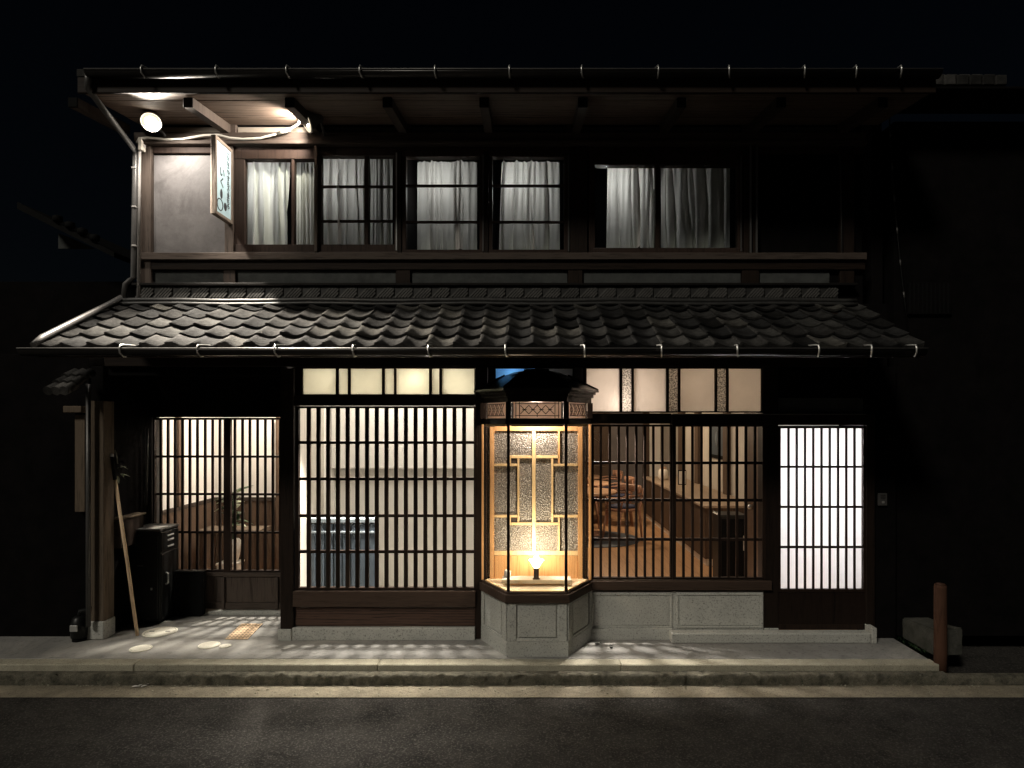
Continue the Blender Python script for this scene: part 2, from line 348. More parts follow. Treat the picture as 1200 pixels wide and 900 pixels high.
for i in range(9):
    for j in range(6):
        u, v = (i+.5)/9, (j+.5)/6; yy = y0+(y1-y0)*u; x0_ = xa[0]+(xa[3]-xa[0])*u; x1_ = xa[1]+(xa[2]-xa[1])*u; q = x0_+(x1_-x0_)*v
        box('grate_hole', q-.008, q+.008, yy-.006, yy+.006, .0055, .0068, 'post_pale', mt, 0)

# ---------------------------------------------------------------- the house
house = thing('townhouse', 'two storey dark timber townhouse with lattice windows and a tiled lower roof', 'house')
def hb(name, px0, px1, py0, py1, yf, yb, mat, parent=house, bev=.003, Y=0):
    return box(name, X(px0, Y), X(px1, Y), yf, yb, Z(py1, Y), Z(py0, Y), mat, parent, bev)
XWL, XWR = X(163), X(1012)                        # upper wall ends
# shell behind the front
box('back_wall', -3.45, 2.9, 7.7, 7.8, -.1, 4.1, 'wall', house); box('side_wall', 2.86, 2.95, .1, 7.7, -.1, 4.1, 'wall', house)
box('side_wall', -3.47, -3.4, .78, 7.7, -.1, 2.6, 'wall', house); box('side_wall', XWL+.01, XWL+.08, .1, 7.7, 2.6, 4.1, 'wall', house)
box('ceiling', -3.4, 2.86, .1, 7.7, 2.5, 2.6, 'wall', house)
# upper front
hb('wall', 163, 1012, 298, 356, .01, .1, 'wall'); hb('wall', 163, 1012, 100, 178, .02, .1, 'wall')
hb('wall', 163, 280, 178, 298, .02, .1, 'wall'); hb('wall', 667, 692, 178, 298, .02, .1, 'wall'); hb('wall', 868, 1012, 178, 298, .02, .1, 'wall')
hb('grey_panel', 180, 265, 182, 297, .0, .019, 'sheet')
hb('corner_post', 164, 179.5, 172, 333, -.035, .05, 'brown_v'); hb('post', 265, 275, 172, 317, -.028, .05, 'brown_v')  # browner copy of the house timber; floodlight on the left posts is painted in
hb('post', 983, 1000, 165, 333, -.02, .05, 'dark_v'); hb('post', 871, 888, 165, 317, -.02, .05, 'dark_v'); hb('post', 668, 688, 165, 317, -.02, .05, 'dark_v')
hb('post', 466, 471, 178, 300, -.02, .05, 'dark_v'); hb('post', 567.5, 572.5, 178, 300, -.02, .05, 'dark_v')
hb('wall_plate', 160, 1012, 157.5, 168, -.04, .02, 'brown_h'); hb('ledge', 165, 1012, 168.5, 172.6, -.07, .02, 'brown_h'); hb('lintel', 180, 1012, 173, 180, -.012, .03, 'win')
for a, b_ in ((190, 266), (278, 366), (366.3, 462), (482, 664), (684, 868), (889, 980)): hb('plaster_strip', a, b_, 148.5, 157, .006, .019, 'strip' if a < 300 else 'plaster')  # paler copy paints the floodlight onto the left stretch of one strip
for a, b_ in ((266.5, 277.5), (462.5, 481.5), (664.5, 683.5), (868.5, 888.5)): hb('strut', a, b_, 146, 157, -.02, .019, 'brown_v')
hb('sill_beam', 163, 1012, 298, 306, -.055, .01, 'brown_h'); hb('sill_beam', 163, 1012, 306.5, 317, -.03, .01, 'dark_h')
for a, b_ in ((178, 263), (278, 464), (482, 665), (683, 868), (889, 972)): hb('plaster_strip', a, b_, 318, 333, -.004, .009, 'plaster')
for a, b_ in ((263.5, 277.5), (464.5, 481.5), (665.5, 682.5), (868.5, 888.5)): hb('post', a, b_, 317.5, 333, -.025, .009, 'dark_v')
hb('ledge', 160, 1000, 333.5, 336.5, -.07, .009, 'gutter')
# right wall of upper floor: shutters box lines
for p in (877, 884): hb('batten', p, p+1.6, 170, 305, -.05, -.021, 'pipe')
tube('downpipe', [(X(981.5), -.04, Z(180)), (X(984), -.04, Z(300))], .006, 'pipe', house)

# upper windows
def upper_window(px0, px1, py0, py1, panes, gy0, gy1, bars=(), edge=None):
    wdw = empty('window', house)
    hb('frame', px0, px1, py0, gy0, -.016, .06, 'win', wdw); hb('frame', px0, px1, gy1, py1, -.016, .06, 'win', wdw)
    xs = [px0]+[v for p in panes for v in p]+[px1]
    for i in range(0, len(xs), 2):
        if xs[i+1]-xs[i] > .5: hb('stile', xs[i], xs[i+1], gy0, gy1, -.01, .05, 'win', wdw, .002)
    for a, b_ in panes: hb('pane', a, b_, gy0, gy1, .018, .022, 'win_glass', wdw, 0)
    for y in bars: hb('glazing_bar', panes[0][0], panes[-1][1], y-1.2, y+1.2, -.012, .012, 'win', wdw, 0)
    hb('rail', px0-1, px1+1, py1, py1+1.7, -.03, .012, 'brown_h' if px0 < 460 else 'sill', wdw, 0)
    if edge: hb('metal_edge', edge, edge+1.4, py0+4, py1-2, -.02, -.011, 'steel' if edge < 470 else 'pipe', wdw, 0)
upper_window(275.5, 374, 176, 296, [(287, 342), (345, 370)], 187, 287)
upper_window(374.5, 465.5, 176, 296, [(377, 427.5), (432, 462)], 183, 287, (219, 259.5), 464.3)
upper_window(471.5, 567, 178, 297, [(476, 562)], 184, 293, (218, 260.5), 565.5)
upper_window(573, 667.5, 178, 297, [(577, 661)], 184, 293, (218, 260.5), 665.5)
upper_window(690, 870, 180, 297, [(697, 768), (773, 864)], 194, 291, (), 867)
for p in (370.5, ): hb('post', p, p+3.4, 173, 297, -.05, -.017, 'brown_v')

# curtains (their own things)
def curtain(px0, px1, py0, py1, label, folds, seed, Yc=.1, flare=.0):
    rnd = random.Random(seed); x0, x1, z0, z1 = X(px0, Yc), X(px1, Yc), Z(py1, Yc), Z(py0, Yc); W = x1-x0
    ph = [rnd.uniform(0, 6.28) for _ in range(6)]; nx, nz = max(40, int(W*190)), 26; b = bmesh.new(); g = []
    cs = sorted(rnd.uniform(.03, .97) for _ in range(folds)); ws = [rnd.uniform(.013, .036) for _ in cs]; am = [rnd.uniform(.6, 1.2) for _ in cs]; dr = [rnd.uniform(-.05, .09) for _ in cs]
    for j in range(nz+1):
        v = j/nz; row = []
        for i in range(nx+1):
            u = i/nx; y = .004*math.sin(u*31+ph[0]+v*1.4)+.004*math.sin(u*57+ph[1]-v*2)
            for c, wd, a, d in zip(cs, ws, am, dr):
                cc = c+d*(1-v)*.6+.012*math.sin(v*5+c*40); t = (u-cc)/(wd*(.75+.6*(1-v)))
                y -= .075*a*math.exp(-abs(t)**1.15)*(.45+.55*min(1, (1-v)*2+.15))
            y -= .006*math.sin(u*90+ph[2])*max(0, v-.9)*10
            row.append(b.verts.new((x0-flare*(1-v)*W*(1-u)+u*W, y, z0+(z1-z0)*v)))
        g.append(row)
    for a, c in zip(g, g[1:]):
        for i in range(nx): b.faces.new((a[i], a[i+1], c[i+1], c[i])).smooth = True
    for f in b.faces: f.smooth = True
    t = thing('curtain', label, 'curtain', (0, Yc, 0), 0, 'white curtains behind the upper windows')
    obj('cloth', b, 'curtain', t)
    tube('curtain_rail', [(x0, .012, z1+.004), (x1, .012, z1+.004)], .005, 'pipe', t, 6)
curtain(286, 340, 186, 290, 'brightest white curtain beside the hanging signboard', 7, 3)
curtain(344, 372, 186, 290, 'narrow white curtain in the right half of the window beside the signboard', 4, 5)
curtain(375, 430, 186, 290, 'dim white curtain left of the mullion in the first window with crossbars', 8, 8)
curtain(431, 460, 186, 290, 'dim narrow white curtain right of the mullion in the first window with crossbars', 4, 9)
curtain(489, 559, 190, 296, 'white curtain drawn to the right in the middle barred window', 8, 14)
curtain(588, 656, 190, 296, 'white curtain flared at its foot in the last barred window', 7, 21, .1, .05)
curtain(712, 767, 192, 294, 'bright white curtain in the left pane of the widest upper window', 6, 33, .1, .03)
curtain(774, 855, 192, 294, 'dim curtain in the right pane of the widest upper window', 9, 40, .14)
box('upper_room_wall', XWL+.1, 2.8, 1.4, 1.45, 2.6, 4.4, 'wall', house)
for p in (372, 468, 570, 680): box('upper_room_partition', X(p)-.02, X(p)+.02, .11, 1.39, 2.61, 4.4, 'wall', house)
for xa_, pw in ((X(296), 6), (X(388), 3), (X(508), 4), (X(606), 4), (X(722), 4.6)): light('curtain_fill_lamp', 'POINT', (xa_, .34, 3.72), pw, (1, .97, .95), .05)  # unseen lamps added behind the curtains to brighten them

# upper roof: soffit boards, beams, fascia, gutter
YE = -.765; XU0, XU1 = -3.1, 2.85
def zs(y): return 4.145+.135*y       # underside height
sw = .175; y = -.01
for i in range(4):
    a, c = y, y-sw+.003; b = bmesh.new()
    dz = random.uniform(0, .004)
    vs = [(XU0, a, zs(a)+dz), (XU1, a, zs(a)+dz), (XU1, c, zs(c)+dz), (XU0, c, zs(c)+dz)]; vs += [(p[0], p[1], p[2]+.018) for p in vs]
    vv = [b.verts.new(p) for p in vs]
    for f in ((0,1,2,3),(4,7,6,5),(0,4,5,1),(1,5,6,2),(2,6,7,3),(3,7,4,0)): b.faces.new([vv[k] for k in f])
    obj('soffit_board', b, 'soffit', house); y -= sw
for i, p in enumerate((148, 267, 372, 473, 573, 675, 777, 880, 985)):
    xx = X(p); b = bmesh.new()
    vs = [(xx-.032, -.001, zs(0)-.075), (xx+.032, -.001, zs(0)-.075), (xx+.032, -.6, zs(-.6)-.07), (xx-.032, -.6, zs(-.6)-.07)]
    vs += [(q[0], q[1], zs(q[1])-.001) for q in vs]; vv = [b.verts.new(q) for q in vs]
    for f in ((0,1,2,3),(4,7,6,5),(0,4,5,1),(1,5,6,2),(2,6,7,3),(3,7,4,0)): b.faces.new([vv[k] for k in f])
    obj('eave_beam', b, 'brown_v', house)
    box('beam_cap', xx-.034, xx+.034, -.612, -.601, zs(-.6)-.072, zs(-.6)-.002, 'blackish', house)
box('fascia', XU0, XU1, -.735, -.712, zs(-.7)-.02, 4.14, 'dark_h', house)
upper_roof = empty('upper_roof', house)
b = bmesh.new()
vs = [(XU0, -.74, 4.142), (XU1, -.74, 4.142), (XU1, 3.6, 5.9), (XU0, 3.6, 5.9)]; vs += [(p[0], p[1], p[2]+.05) for p in vs]; vv = [b.verts.new(p) for p in vs]
for f in ((0,1,2,3),(4,7,6,5),(0,4,5,1),(1,5,6,2),(2,6,7,3),(3,7,4,0)): b.faces.new([vv[k] for k in f])
obj('roof_deck', b, 'tile', upper_roof)
for gx in (XWL+.01, 2.86): 
    b = bmesh.new(); q = [(gx, .1, 4.1), (gx, 7.7, 4.1), (gx, 7.7, 4.19), (gx, 3.6, 5.88), (gx, .1, 4.46)]; f0 = [b.verts.new(p) for p in q]; f1 = [b.verts.new((p[0]+.08, p[1], p[2])) for p in q]; b.faces.new(f0); b.faces.new(f1[::-1])
    for i in range(5): b.faces.new((f0[i], f0[(i+1)%5], f1[(i+1)%5], f1[i]))
    obj('gable_wall', b, 'wall', house)
b = bmesh.new()
vs = [(XU0, 3.601, 5.9), (XU1, 3.601, 5.9), (XU1, 7.9, 4.14), (XU0, 7.9, 4.14)]; vs += [(p[0], p[1], p[2]+.05) for p in vs]; vv = [b.verts.new(p) for p in vs]
for f in ((0,1,2,3),(4,7,6,5),(0,4,5,1),(1,5,6,2),(2,6,7,3),(3,7,4,0)): b.faces.new([vv[k] for k in f])
obj('roof_deck', b, 'tile', upper_roof)
def gutter(name, x0, x1, yc, zc, r, hooks, hook_mat, long=1.0):
    g = empty(name, house); b = bmesh.new(); prof = []
    for k in range(9): a = math.pi+math.pi*k/8; prof.append((r*math.cos(a), r*math.sin(a)))
    for k in range(9): a = 2*math.pi-math.pi*k/8; prof.append(((r-.004)*math.cos(a), (r-.004)*math.sin(a)))
    e0 = [b.verts.new((x0, yc+p[0], zc+p[1])) for p in prof]; e1 = [b.verts.new((x1, yc+p[0], zc+p[1])) for p in prof]; n = len(prof)
    for i in range(n): b.faces.new((e0[i], e1[i], e1[(i+1)%n], e0[(i+1)%n])).smooth = True
    b.faces.new(e0); b.faces.new(e1[::-1])
    obj('trough', b, 'gutter', g)
    tube('bead', [(x0, yc-r, zc+.001), (x1, yc-r, zc+.001)], .0055, 'pipe', g, 6)
    hb_ = bmesh.new()
    add_tube(hb_, [(0, r+.05, .035), (0, r*.4, .03), (0, -r-.004, .022), (0, -r-.014, .0), (.0, -r-.01, -.028*long), (.006, -r*.6, -.05*long), (.012, -r*.2, -.045*long)], .006, 6)
    me = bpy.data.meshes.new('hook'); bmesh.ops.recalc_face_normals(hb_, faces=hb_.faces[:]); hb_.to_mesh(me); hb_.free(); me.materials.append(M[hook_mat])
    for p in hooks: obj('hook', me, None, g, (X(p, yc), yc, zc), (0, 0, random.uniform(-.2, .2)))
gutter('gutter', X(103, YE), XU1, YE, 4.155, .042, (172, 257, 340, 425, 510, 596, 682, 768, 853, 940, 1000, 1052), 'steel')
# downpipes at the left corner
YP = -.06
tube('downpipe', [(X(103, YE), YE, 4.16), (X(103, YE), YE, 4.1), (X(104, YE)-.01, YE, 4.05), (X(158, YP), YP, Z(176, YP)), (X(158.5, YP), YP, Z(185, YP)), (X(156.5, YP), YP, Z(325, YP)), (X(152, YP), YP, Z(329, YP)), (X(147, YP), YP, Z(333, YP)), (X(144.5, YP), YP, Z(352, YP))], .021, 'pipe', house, 10)
tube('downpipe', [(X(170, YP), YP, Z(171, YP)), (X(166, YP), YP, Z(172, YP)), (X(163.5, YP), YP, Z(178, YP)), (X(162.5, YP), YP, Z(348, YP))], .013, 'pipe_pale', house)
for yy in (200, 245, 290): hb('pipe_clip', 161.2, 166.2, yy, yy+2, -.085, -.03, 'pipe_pale')

# lower roof
XV0, XV1 = -3.25, 2.66; SE = .9; ZT, DZ = 2.715, .458
slope = math.atan2(DZ, SE)
lower_roof = empty('lower_roof', house)
b = bmesh.new()
vs = [(XV0, 0, ZT-.05), (XV1, 0, ZT-.05), (XV1, -SE+.03, ZT-DZ-.04), (XV0, -SE+.03, ZT-DZ-.04)]; vs += [(p[0], p[1], p[2]+.025) for p in vs]; vv = [b.verts.new(p) for p in vs]
for f in ((0,1,2,3),(4,7,6,5),(0,4,5,1),(1,5,6,2),(2,6,7,3),(3,7,4,0)): b.faces.new([vv[k] for k in f])
obj('roof_deck', b, 'dark_h', lower_roof)
TW = .1738; NC = int(round((XV1-XV0)/TW)); NR = 5; RL = math.hypot(SE, DZ)/NR
def tile_mesh(front):
    b = bmesh.new(); nu = 12; L0, L1 = -.012, RL+.03; rows = []
    def prof(u):
        if u < .58: return .031*(1-max(0, u)/.58)**1.6-.010-max(0, -u)*.08
        return .022*((u-.58)/.42)**1.7-.010
    us = [-.06+i/nu*1.08 for i in range(nu+1)]
    for l, lift, drop in ((L0, 0, front), (L0, 0, 0), (L1, -.024, 0)):
        rows.append([b.verts.new((u*TW, l, prof(u)+lift-drop)) for u in us])
    # local: y up-slope, z normal to roof
    for a, c in zip(rows, rows[1:]):
        for i in range(nu):
            f = b.faces.new((a[i], a[i+1], c[i+1], c[i])); f.smooth = a is not rows[0]
    s0 = [b.verts.new((us[0]*TW, L0, prof(us[0])-front)), b.verts.new((us[0]*TW, L1, prof(us[0])-.024-.016))]
    b.faces.new((s0[0], rows[1][0], rows[2][0], s0[1]))
    me = bpy.data.meshes.new('tile'); bmesh.ops.recalc_face_normals(b, faces=b.faces[:]); b.to_mesh(me); b.free(); me.materials.append(M['tile']); return me
def tile_set(front):
    out = []
    for ti in range(5):
        me = tile_mesh(front); me.materials.clear(); me.materials.append(M['tile%d' % ti]); out.append(me)
    return out
tm, te = tile_set(.017), tile_set(.045)
for r in range(NR):
    for c in range(NC):
        s = (r+1)/NR
        obj('eave_tile' if r == NR-1 else 'tile', random.choices(te if r == NR-1 else tm, (2, 4, 5, 3, 1))[0], None, lower_roof,
            (XV0+c*TW+random.uniform(-.003, .003), -SE*s+random.uniform(-.005, .005), ZT-DZ*s+.012+random.uniform(-.002, .004)),
            (slope+random.uniform(-.025, .025), random.uniform(-.035, .035), random.uniform(-.03, .03)))
box('eave_board', XV0, XV1, -SE+.004, -SE+.03, ZT-DZ-.075, ZT-DZ-.016, 'dark_h', lower_roof)
rb_ = bmesh.new(); add_box(rb_, -.022, .022, -SE+.06, -.02, -.1, -.053, Matrix.Shear('XY', 4, (0, 0)))
for v in rb_.verts: v.co.z += ZT+DZ*(v.co.y/SE)
rme = bpy.data.meshes.new('rafter'); bmesh.ops.recalc_face_normals(rb_, faces=rb_.faces[:]); rb_.to_mesh(rme); rb_.free(); rme.materials.append(M['dark_h'])
for c in range(20): obj('rafter', rme, None, lower_roof, (XV0+.12+c*.3, 0, 0))
# ridge courses against the wall
b = bmesh.new(); pts = [(XV0+.02+i*(XV1-XV0-.04)/60, -.075, 2.716+.004*math.sin(i*.5)+random.uniform(-.001, .001)) for i in range(61)]; add_tube(b, pts, .019, 8); obj('ridge_roll', b, 'ridge', lower_roof)
b = bmesh.new(); pts = [(p[0], -.09, p[2]-.03) for p in pts]; add_tube(b, pts, .016, 8); obj('ridge_roll', b, 'ridge', lower_roof)
n = 38; wd = (XV1-.15-XWL)/n; zb, zt = Z(352), Z(337.5)
b = bmesh.new(); add_box(b, 0, wd-.006, 0, .03, 0, zt-zb)
me = bpy.data.meshes.new('patterned_tile'); bmesh.ops.recalc_face_normals(b, faces=b.faces[:]); b.to_mesh(me); b.free(); me.materials.append(M['ridge']); me.materials.append(M['ridge_pale'])
b = bmesh.new(); b.from_mesh(me); hh = zt-zb
for k in range(5):
    xa_ = wd*(.0+.17*k)
    p0, p1 = Vector((xa_, 0, hh*.12)), Vector((xa_+hh*.72, 0, hh*.88))
    if p1.x > wd-.01: p1 = p0.lerp(p1, (wd-.01-p0.x)/(p1.x-p0.x))
    d = (p1-p0).normalized(); nn = Vector((-d.z, 0, d.x))*.0055; vs = []
    for yv in (0.001, -.009):
        for p in (p0-nn, p1-nn, p1+nn, p0+nn): vs.append(b.verts.new((p.x, yv, p.z)))
    for f in ((4,5,6,7),(0,1,5,4),(1,2,6,5),(2,3,7,6),(3,0,4,7)): b.faces.new([vs[q] for q in f]).material_index = 1
bmesh.ops.recalc_face_normals(b, faces=b.faces[:]); b.to_mesh(me); b.free()
for k in range(n): obj('patterned_tile', me, None, lower_roof, (XWL+.005+k*wd, -.048, zb+random.uniform(-.001, .001)), (0, random.uniform(-.006, .006), 0))
gutter('gutter', XV0-.05, 2.62, -.965, 2.228, .045, (147, 237, 327, 415, 504, 593, 683, 773, 863, 955, 1018, 1068), 'steel')
# verge pipe down the left edge of the tiles
def rp(s, dx=0, dz=.05): return (XV0+dx, -SE*s, ZT-DZ*s+dz)
tube('downpipe', [(X(144.5, YP), YP, Z(352, YP)), rp(.08, .03, .06), rp(.2, .02), rp(.6, .02), rp(.98, .02), (XV0+.02, -.96, ZT-DZ-.0)], .022, 'pipe', house, 10)

# ---------------- lower front
hb('wall', 125, 1040, 356, 430, .0, .1, 'wall'); hb('lintel', 125, 1014, 418, 429.5, -.03, -.001, 'dark_h')
hb('wall', 1012, 1050, 430, 748, .0, .1, 'wall')
hb('post', 331, 346, 432, 735, -.045, .1, 'dark_v'); hb('post', 557.5, 571, 430, 747, -.03, .1, 'dark_v'); hb('post', 683.6, 686.4, 430, 690, -.02, .1, 'dark_v')
hb('post', 893.5, 911, 430, 738, -.02, .1, 'dark_v'); hb('post', 1013, 1023, 485, 742, -.03, .1, 'dark_v')
hb('stone_plinth', 329, 344.5, 735.2, 748, -.06, .08, 'granite'); hb('stone_plinth', 345, 557, 733.5, 748, -.05, .08, 'granite')
def lattice(px0, px1, py0, py1, cols, rows, bw, Yf, depth, stile=3, pane=None, hbw=3.4, Y=0, name='lattice_window', rail=2.5, vmat='bar'):
    L = empty(name, house); y0, y1 = Yf, Yf+depth
    def bb(n, a, b_, c, d, f, g, m): return box(n, X(a, Y), X(b_, Y), f, g, Z(d, Y), Z(c, Y), m, L, .0015)
    bb('stile', px0-stile, px0, py0-rail, py1+rail, y0-.004, y1+.004, vmat); bb('stile', px1, px1+stile, py0-rail, py1+rail, y0-.004, y1+.004, vmat)
    bb('rail', px0, px1, py0-rail, py0, y0-.004, y1+.004, vmat); bb('rail', px0, px1, py1, py1+rail, y0-.004, y1+.004, vmat)
    for c in cols: bb('bar', c-bw/2, c+bw/2, py0, py1, y0, y1-.008, vmat)
    for r in rows: bb('crossbar', px0, px1, r-hbw/2, r+hbw/2, y0+.006, y1-.002, vmat)
    if pane: bb('pane', px0, px1, py0, py1, y1+.001, y1+.004, pane)
    return L
def evenly(a, b_, n): return [a+(b_-a)*i/n for i in range(1, n)]
# middle window
lattice(351.5, 555.5, 478.5, 687.5, evenly(351.5, 555.5, 18), (518.5, 561, 604, 646), 4.4, -.03, .035, 4, 'glass')
hb('lintel', 346, 557.5, 463.8, 475.5, -.04, .05, 'dark_h')
hb('sill', 346, 557.5, 691, 709, -.055, .06, 'sill'); hb('wall_board', 347, 557, 711, 733, -.02, .05, 'panel')
def transom(px0, px1, py0, py1, panes):
    t = empty('transom_window', house); hb('frame', px0, px1, py0-2.2, py0, -.02, .04, 'bar', t); hb('frame', px0, px1, py1, py1+1.6, -.02, .04, 'bar', t)
    xs = [px0]+[v for p in panes for v in p[:2]]+[px1]
    for i in range(0, len(xs), 2): hb('mullion', xs[i], xs[i+1], py0, py1, -.016, .036, 'bar', t, .001)
    for a, b_, m in panes: hb('pane', a, b_, py0, py1, .01, .014, m, t, 0)
transom(346.5, 557, 432, 462, [(355, 394, 'paper_y'), (397, 408, 'paper_y'), (411, 448, 'paper_y'), (451, 462, 'paper_y'), (464.5, 503, 'paper_y'), (506, 515, 'paper_y'), (518, 556, 'paper_y')])
transom(572, 673, 432, 458, [(581, 627, 'blue'), (630, 671, 'paper_w')])
transom(686.5, 893, 432, 482, [(687.3, 726, 'paper_w'), (729, 740, 'pattern'), (742.5, 780.5, 'paper_w'), (783.5, 794.5, 'pattern'), (797, 837.5, 'paper_w'), (840, 851, 'pattern'), (853.5, 892, 'paper_w')])
hb('lintel', 686.5, 786, 484.5, 496.5, -.025, .05, 'dark_h'); hb('lintel', 786.3, 1013, 485.5, 498, -.035, .05, 'dark_h')
hb('drip_edge', 787, 1012, 484.6, 486, -.042, -.02, 'pipe')
# right pair of sashes
lattice(688.5, 785, 500, 676, [694.4, 704, 714.5, 725, 735, 745.5, 755.6, 765.5, 776], (542.4, 586, 632), 2.9, -.012, .026, 2, 'glass', 3.2)
lattice(791.5, 892.5, 500, 676, [800.5, 811, 821.5, 832, 842.4, 853, 863, 873.4, 884], (542.4, 586, 632), 2.9, -.02, .026, 4.2, 'glass', 3.2)
hb('sill', 688, 902, 679.5, 690, -.05, .06, 'sill')
# stone base under right sashes
hb('stone_base', 690, 903, 692, 747.5, -.018, .08, 'granite'); hb('stone_course', 690, 787, 735, 748, -.04, -.0185, 'granite')
for a, b_ in ((692, 787.5), (791.5, 893)):
    hb('stone_rail', a, b_, 693, 696.5, -.026, -.0185, 'granite'); hb('stone_rail', a, b_, 733, 734.8, -.026, -.0185, 'granite')
    hb('stone_rail', a, a+3, 696.8, 732.7, -.026, -.0185, 'granite'); hb('stone_rail', b_-3, b_, 696.8, 732.7, -.026, -.0185, 'granite')
    hb('stone_panel', a+4.2, b_-4.2, 698, 731.6, -.023, -.0185, 'granite')
YT = -.12
box('threshold_stone', X(787, YT), X(1021, YT), YT, -.0275, 0, Z(742.5, YT), 'granite', house, .006); box('threshold_stone', X(1021.5, YT), X(1027.5, YT), YT-.004, .05, 0, Z(736, YT), 'granite', house)
hb('stone_plinth', 894.5, 911, 735, 748, -.0275, .0, 'granite')
# right door
door = lattice(914, 1010.5, 502, 690, evenly(914, 1010.5, 10), (547, 594, 641), 2.2, -.015, .026, 4, 'paper_d', 2.6, 0, 'lattice_door', 3)
hb('panel', 910.5, 1014, 693.5, 737, -.014, .01, 'bar', door); hb('rail', 911.5, 1013, 731, 737, -.019, -.0145, 'bar', door)
hb('transom_panel', 911.5, 1013, 466.2, 485, .006, .02, 'plaster'); hb('wall', 905, 1016, 458, 488, .051, .09, 'wall'); hb('wall', 911, 1013, 430, 466, .002, .05, 'wall')

# ---------------- left alcove (set back)
YA = .68
box('wall', X(125), X(331), .02, .1, Z(440), Z(430), 'wall', house)
box('alcove_ceiling', -3.42, X(331), .1, YA+.1, 2.2, 2.25, 'wall', house)
box('alcove_wall', -3.42, X(333, YA), YA, YA+.08, Z(489, YA), 2.2, 'wall', house); box('alcove_wall', X(340)-.02, X(346)-.03, .1, YA+.08, 0, 2.2, 'wall', house)
box('alcove_wall', -3.52, -3.42, .02, YA+.1, 0, 2.2, 'wall', house)
box('alcove_wall', X(341, YA), X(340)-.021, YA, YA+.06, 0, 2.2, 'wall', house)
tube('pipe', [(X(171.5, .55), .55, Z(592, .55)), (X(173, .55), .55, Z(502, .55))], .008, 'pipe', house, 6)
le = lattice(182, 264, 492, 667.5, [188.6, 197, 205.3, 214, 222.6, 231.4, 240.5, 249.3, 257.8], (535, 579, 623.6), 2.5, YA-.01, .03, 2, 'glass', 2.6, YA, 'entry_door')
lr = lattice(272, 333.5, 492, 667.5, [276.5, 285.4, 294, 303, 312, 320.8, 329.4], (535, 579, 623.6), 2.5, YA-.03, .03, 8, 'glass', 2.6, YA, 'entry_door')
for par, a, b_, yy in ((le, 180, 263, YA-.01), (lr, 264, 335, YA-.03)):
    box('rail', X(a, YA), X(b_, YA), yy-.006, yy+.034, Z(675, YA), Z(670, YA), 'brown_h', par); box('panel', X(a, YA), X(b_, YA), yy+.006, yy+.02, Z(705, YA), Z(675.3, YA), 'brown_v', par)
    box('rail', X(a, YA), X(b_, YA), yy-.004, yy+.03, Z(713, YA), Z(705.3, YA), 'brown_h', par)
for a in (181, 262.5, 325): box('stile', X(a, YA)-.004, X(a+3, YA), YA-.045, YA-.02, Z(713, YA), Z(675.3, YA), 'brown_v', lr)
box('threshold_stone', X(182, YA), X(332, YA), YA-.07, YA+.1, 0, Z(714, YA), 'granite', house)
pl = box('porch_post', X(107), X(124.5), -.03, .1, Z(727), Z(470), 'post_pale', house); box('stone_plinth', X(105), X(125.5), -.04, .11, 0, Z(726.6), 'granite', house, .008)

# ---------------- bay window
BX = X(628.5); bay = empty('bay_window', house)
def hexp(r): return [(BX-r, 0), (BX-r/2, -.866*r), (BX+r/2, -.866*r), (BX+r, 0)]
def hprism(name, r, z0, z1, mat, rt=None): return prism(name, hexp(r), z0, z1, mat, bay, hexp(rt) if rt else None)
hprism('stone_plinth', .462, 0, .113, 'granite'); hprism('stone_body', .446, .113, .4, 'granite')
P = hexp(.446)
Q = hexp(.44)
for i in range(3): slat('moulding', Q[i], Q[i+1], 1.733, 1.775, .03, 'dark_h', bay)
def lerp(p, q, t): return (p[0]+(q[0]-p[0])*t, p[1]+(q[1]-p[1])*t)
for i in range(3):
    p, q = P[i], P[i+1]
    slat('stone_stile', lerp(p, q, .005), lerp(p, q, .15), .1135, .3995, .012, 'granite', bay, .0065); slat('stone_stile', lerp(p, q, .85), lerp(p, q, .995), .1135, .3995, .012, 'granite', bay, .0065)
    slat('stone_rail', lerp(p, q, .152), lerp(p, q, .848), .386, .3995, .012, 'granite', bay, .0065); slat('stone_rail', lerp(p, q, .152), lerp(p, q, .848), .1135, .134, .012, 'granite', bay, .0065)
    slat('stone_panel', lerp(p, q, .185), lerp(p, q, .815), .142, .378, .009, 'granite', bay, .005)
hprism('sill', .475, .4005, .462, 'sill'); hprism('sill_cap', .456, .4625, .478, 'sill')
hprism('cornice', .462, 1.94, 1.965, 'dark_h'); hprism('head', .445, 1.9, 1.9395, 'dark_h')
hprism('roof_eave', .505, 1.985, 2.002, 'black_metal'); hprism('eave_soffit', .48, 1.9655, 1.9845, 'dark_h')
hprism('roof_slope', .5, 2.0025, 2.12, 'roof_copper', .25); hprism('roof_cap', .26, 2.1205, 2.15, 'black_metal', .18)
for p, q in zip(hexp(.5), hexp(.255)):
    tube('hip_rib', [(p[0], p[1]+.0, 2.006), (q[0], q[1], 2.125)], .008, 'black_metal', bay, 6)
tube('roof_ridge', [(BX-.1, -.08, 2.158), (BX+.1, -.08, 2.158)], .012, 'black_metal', bay, 8)
G = hexp(.432)
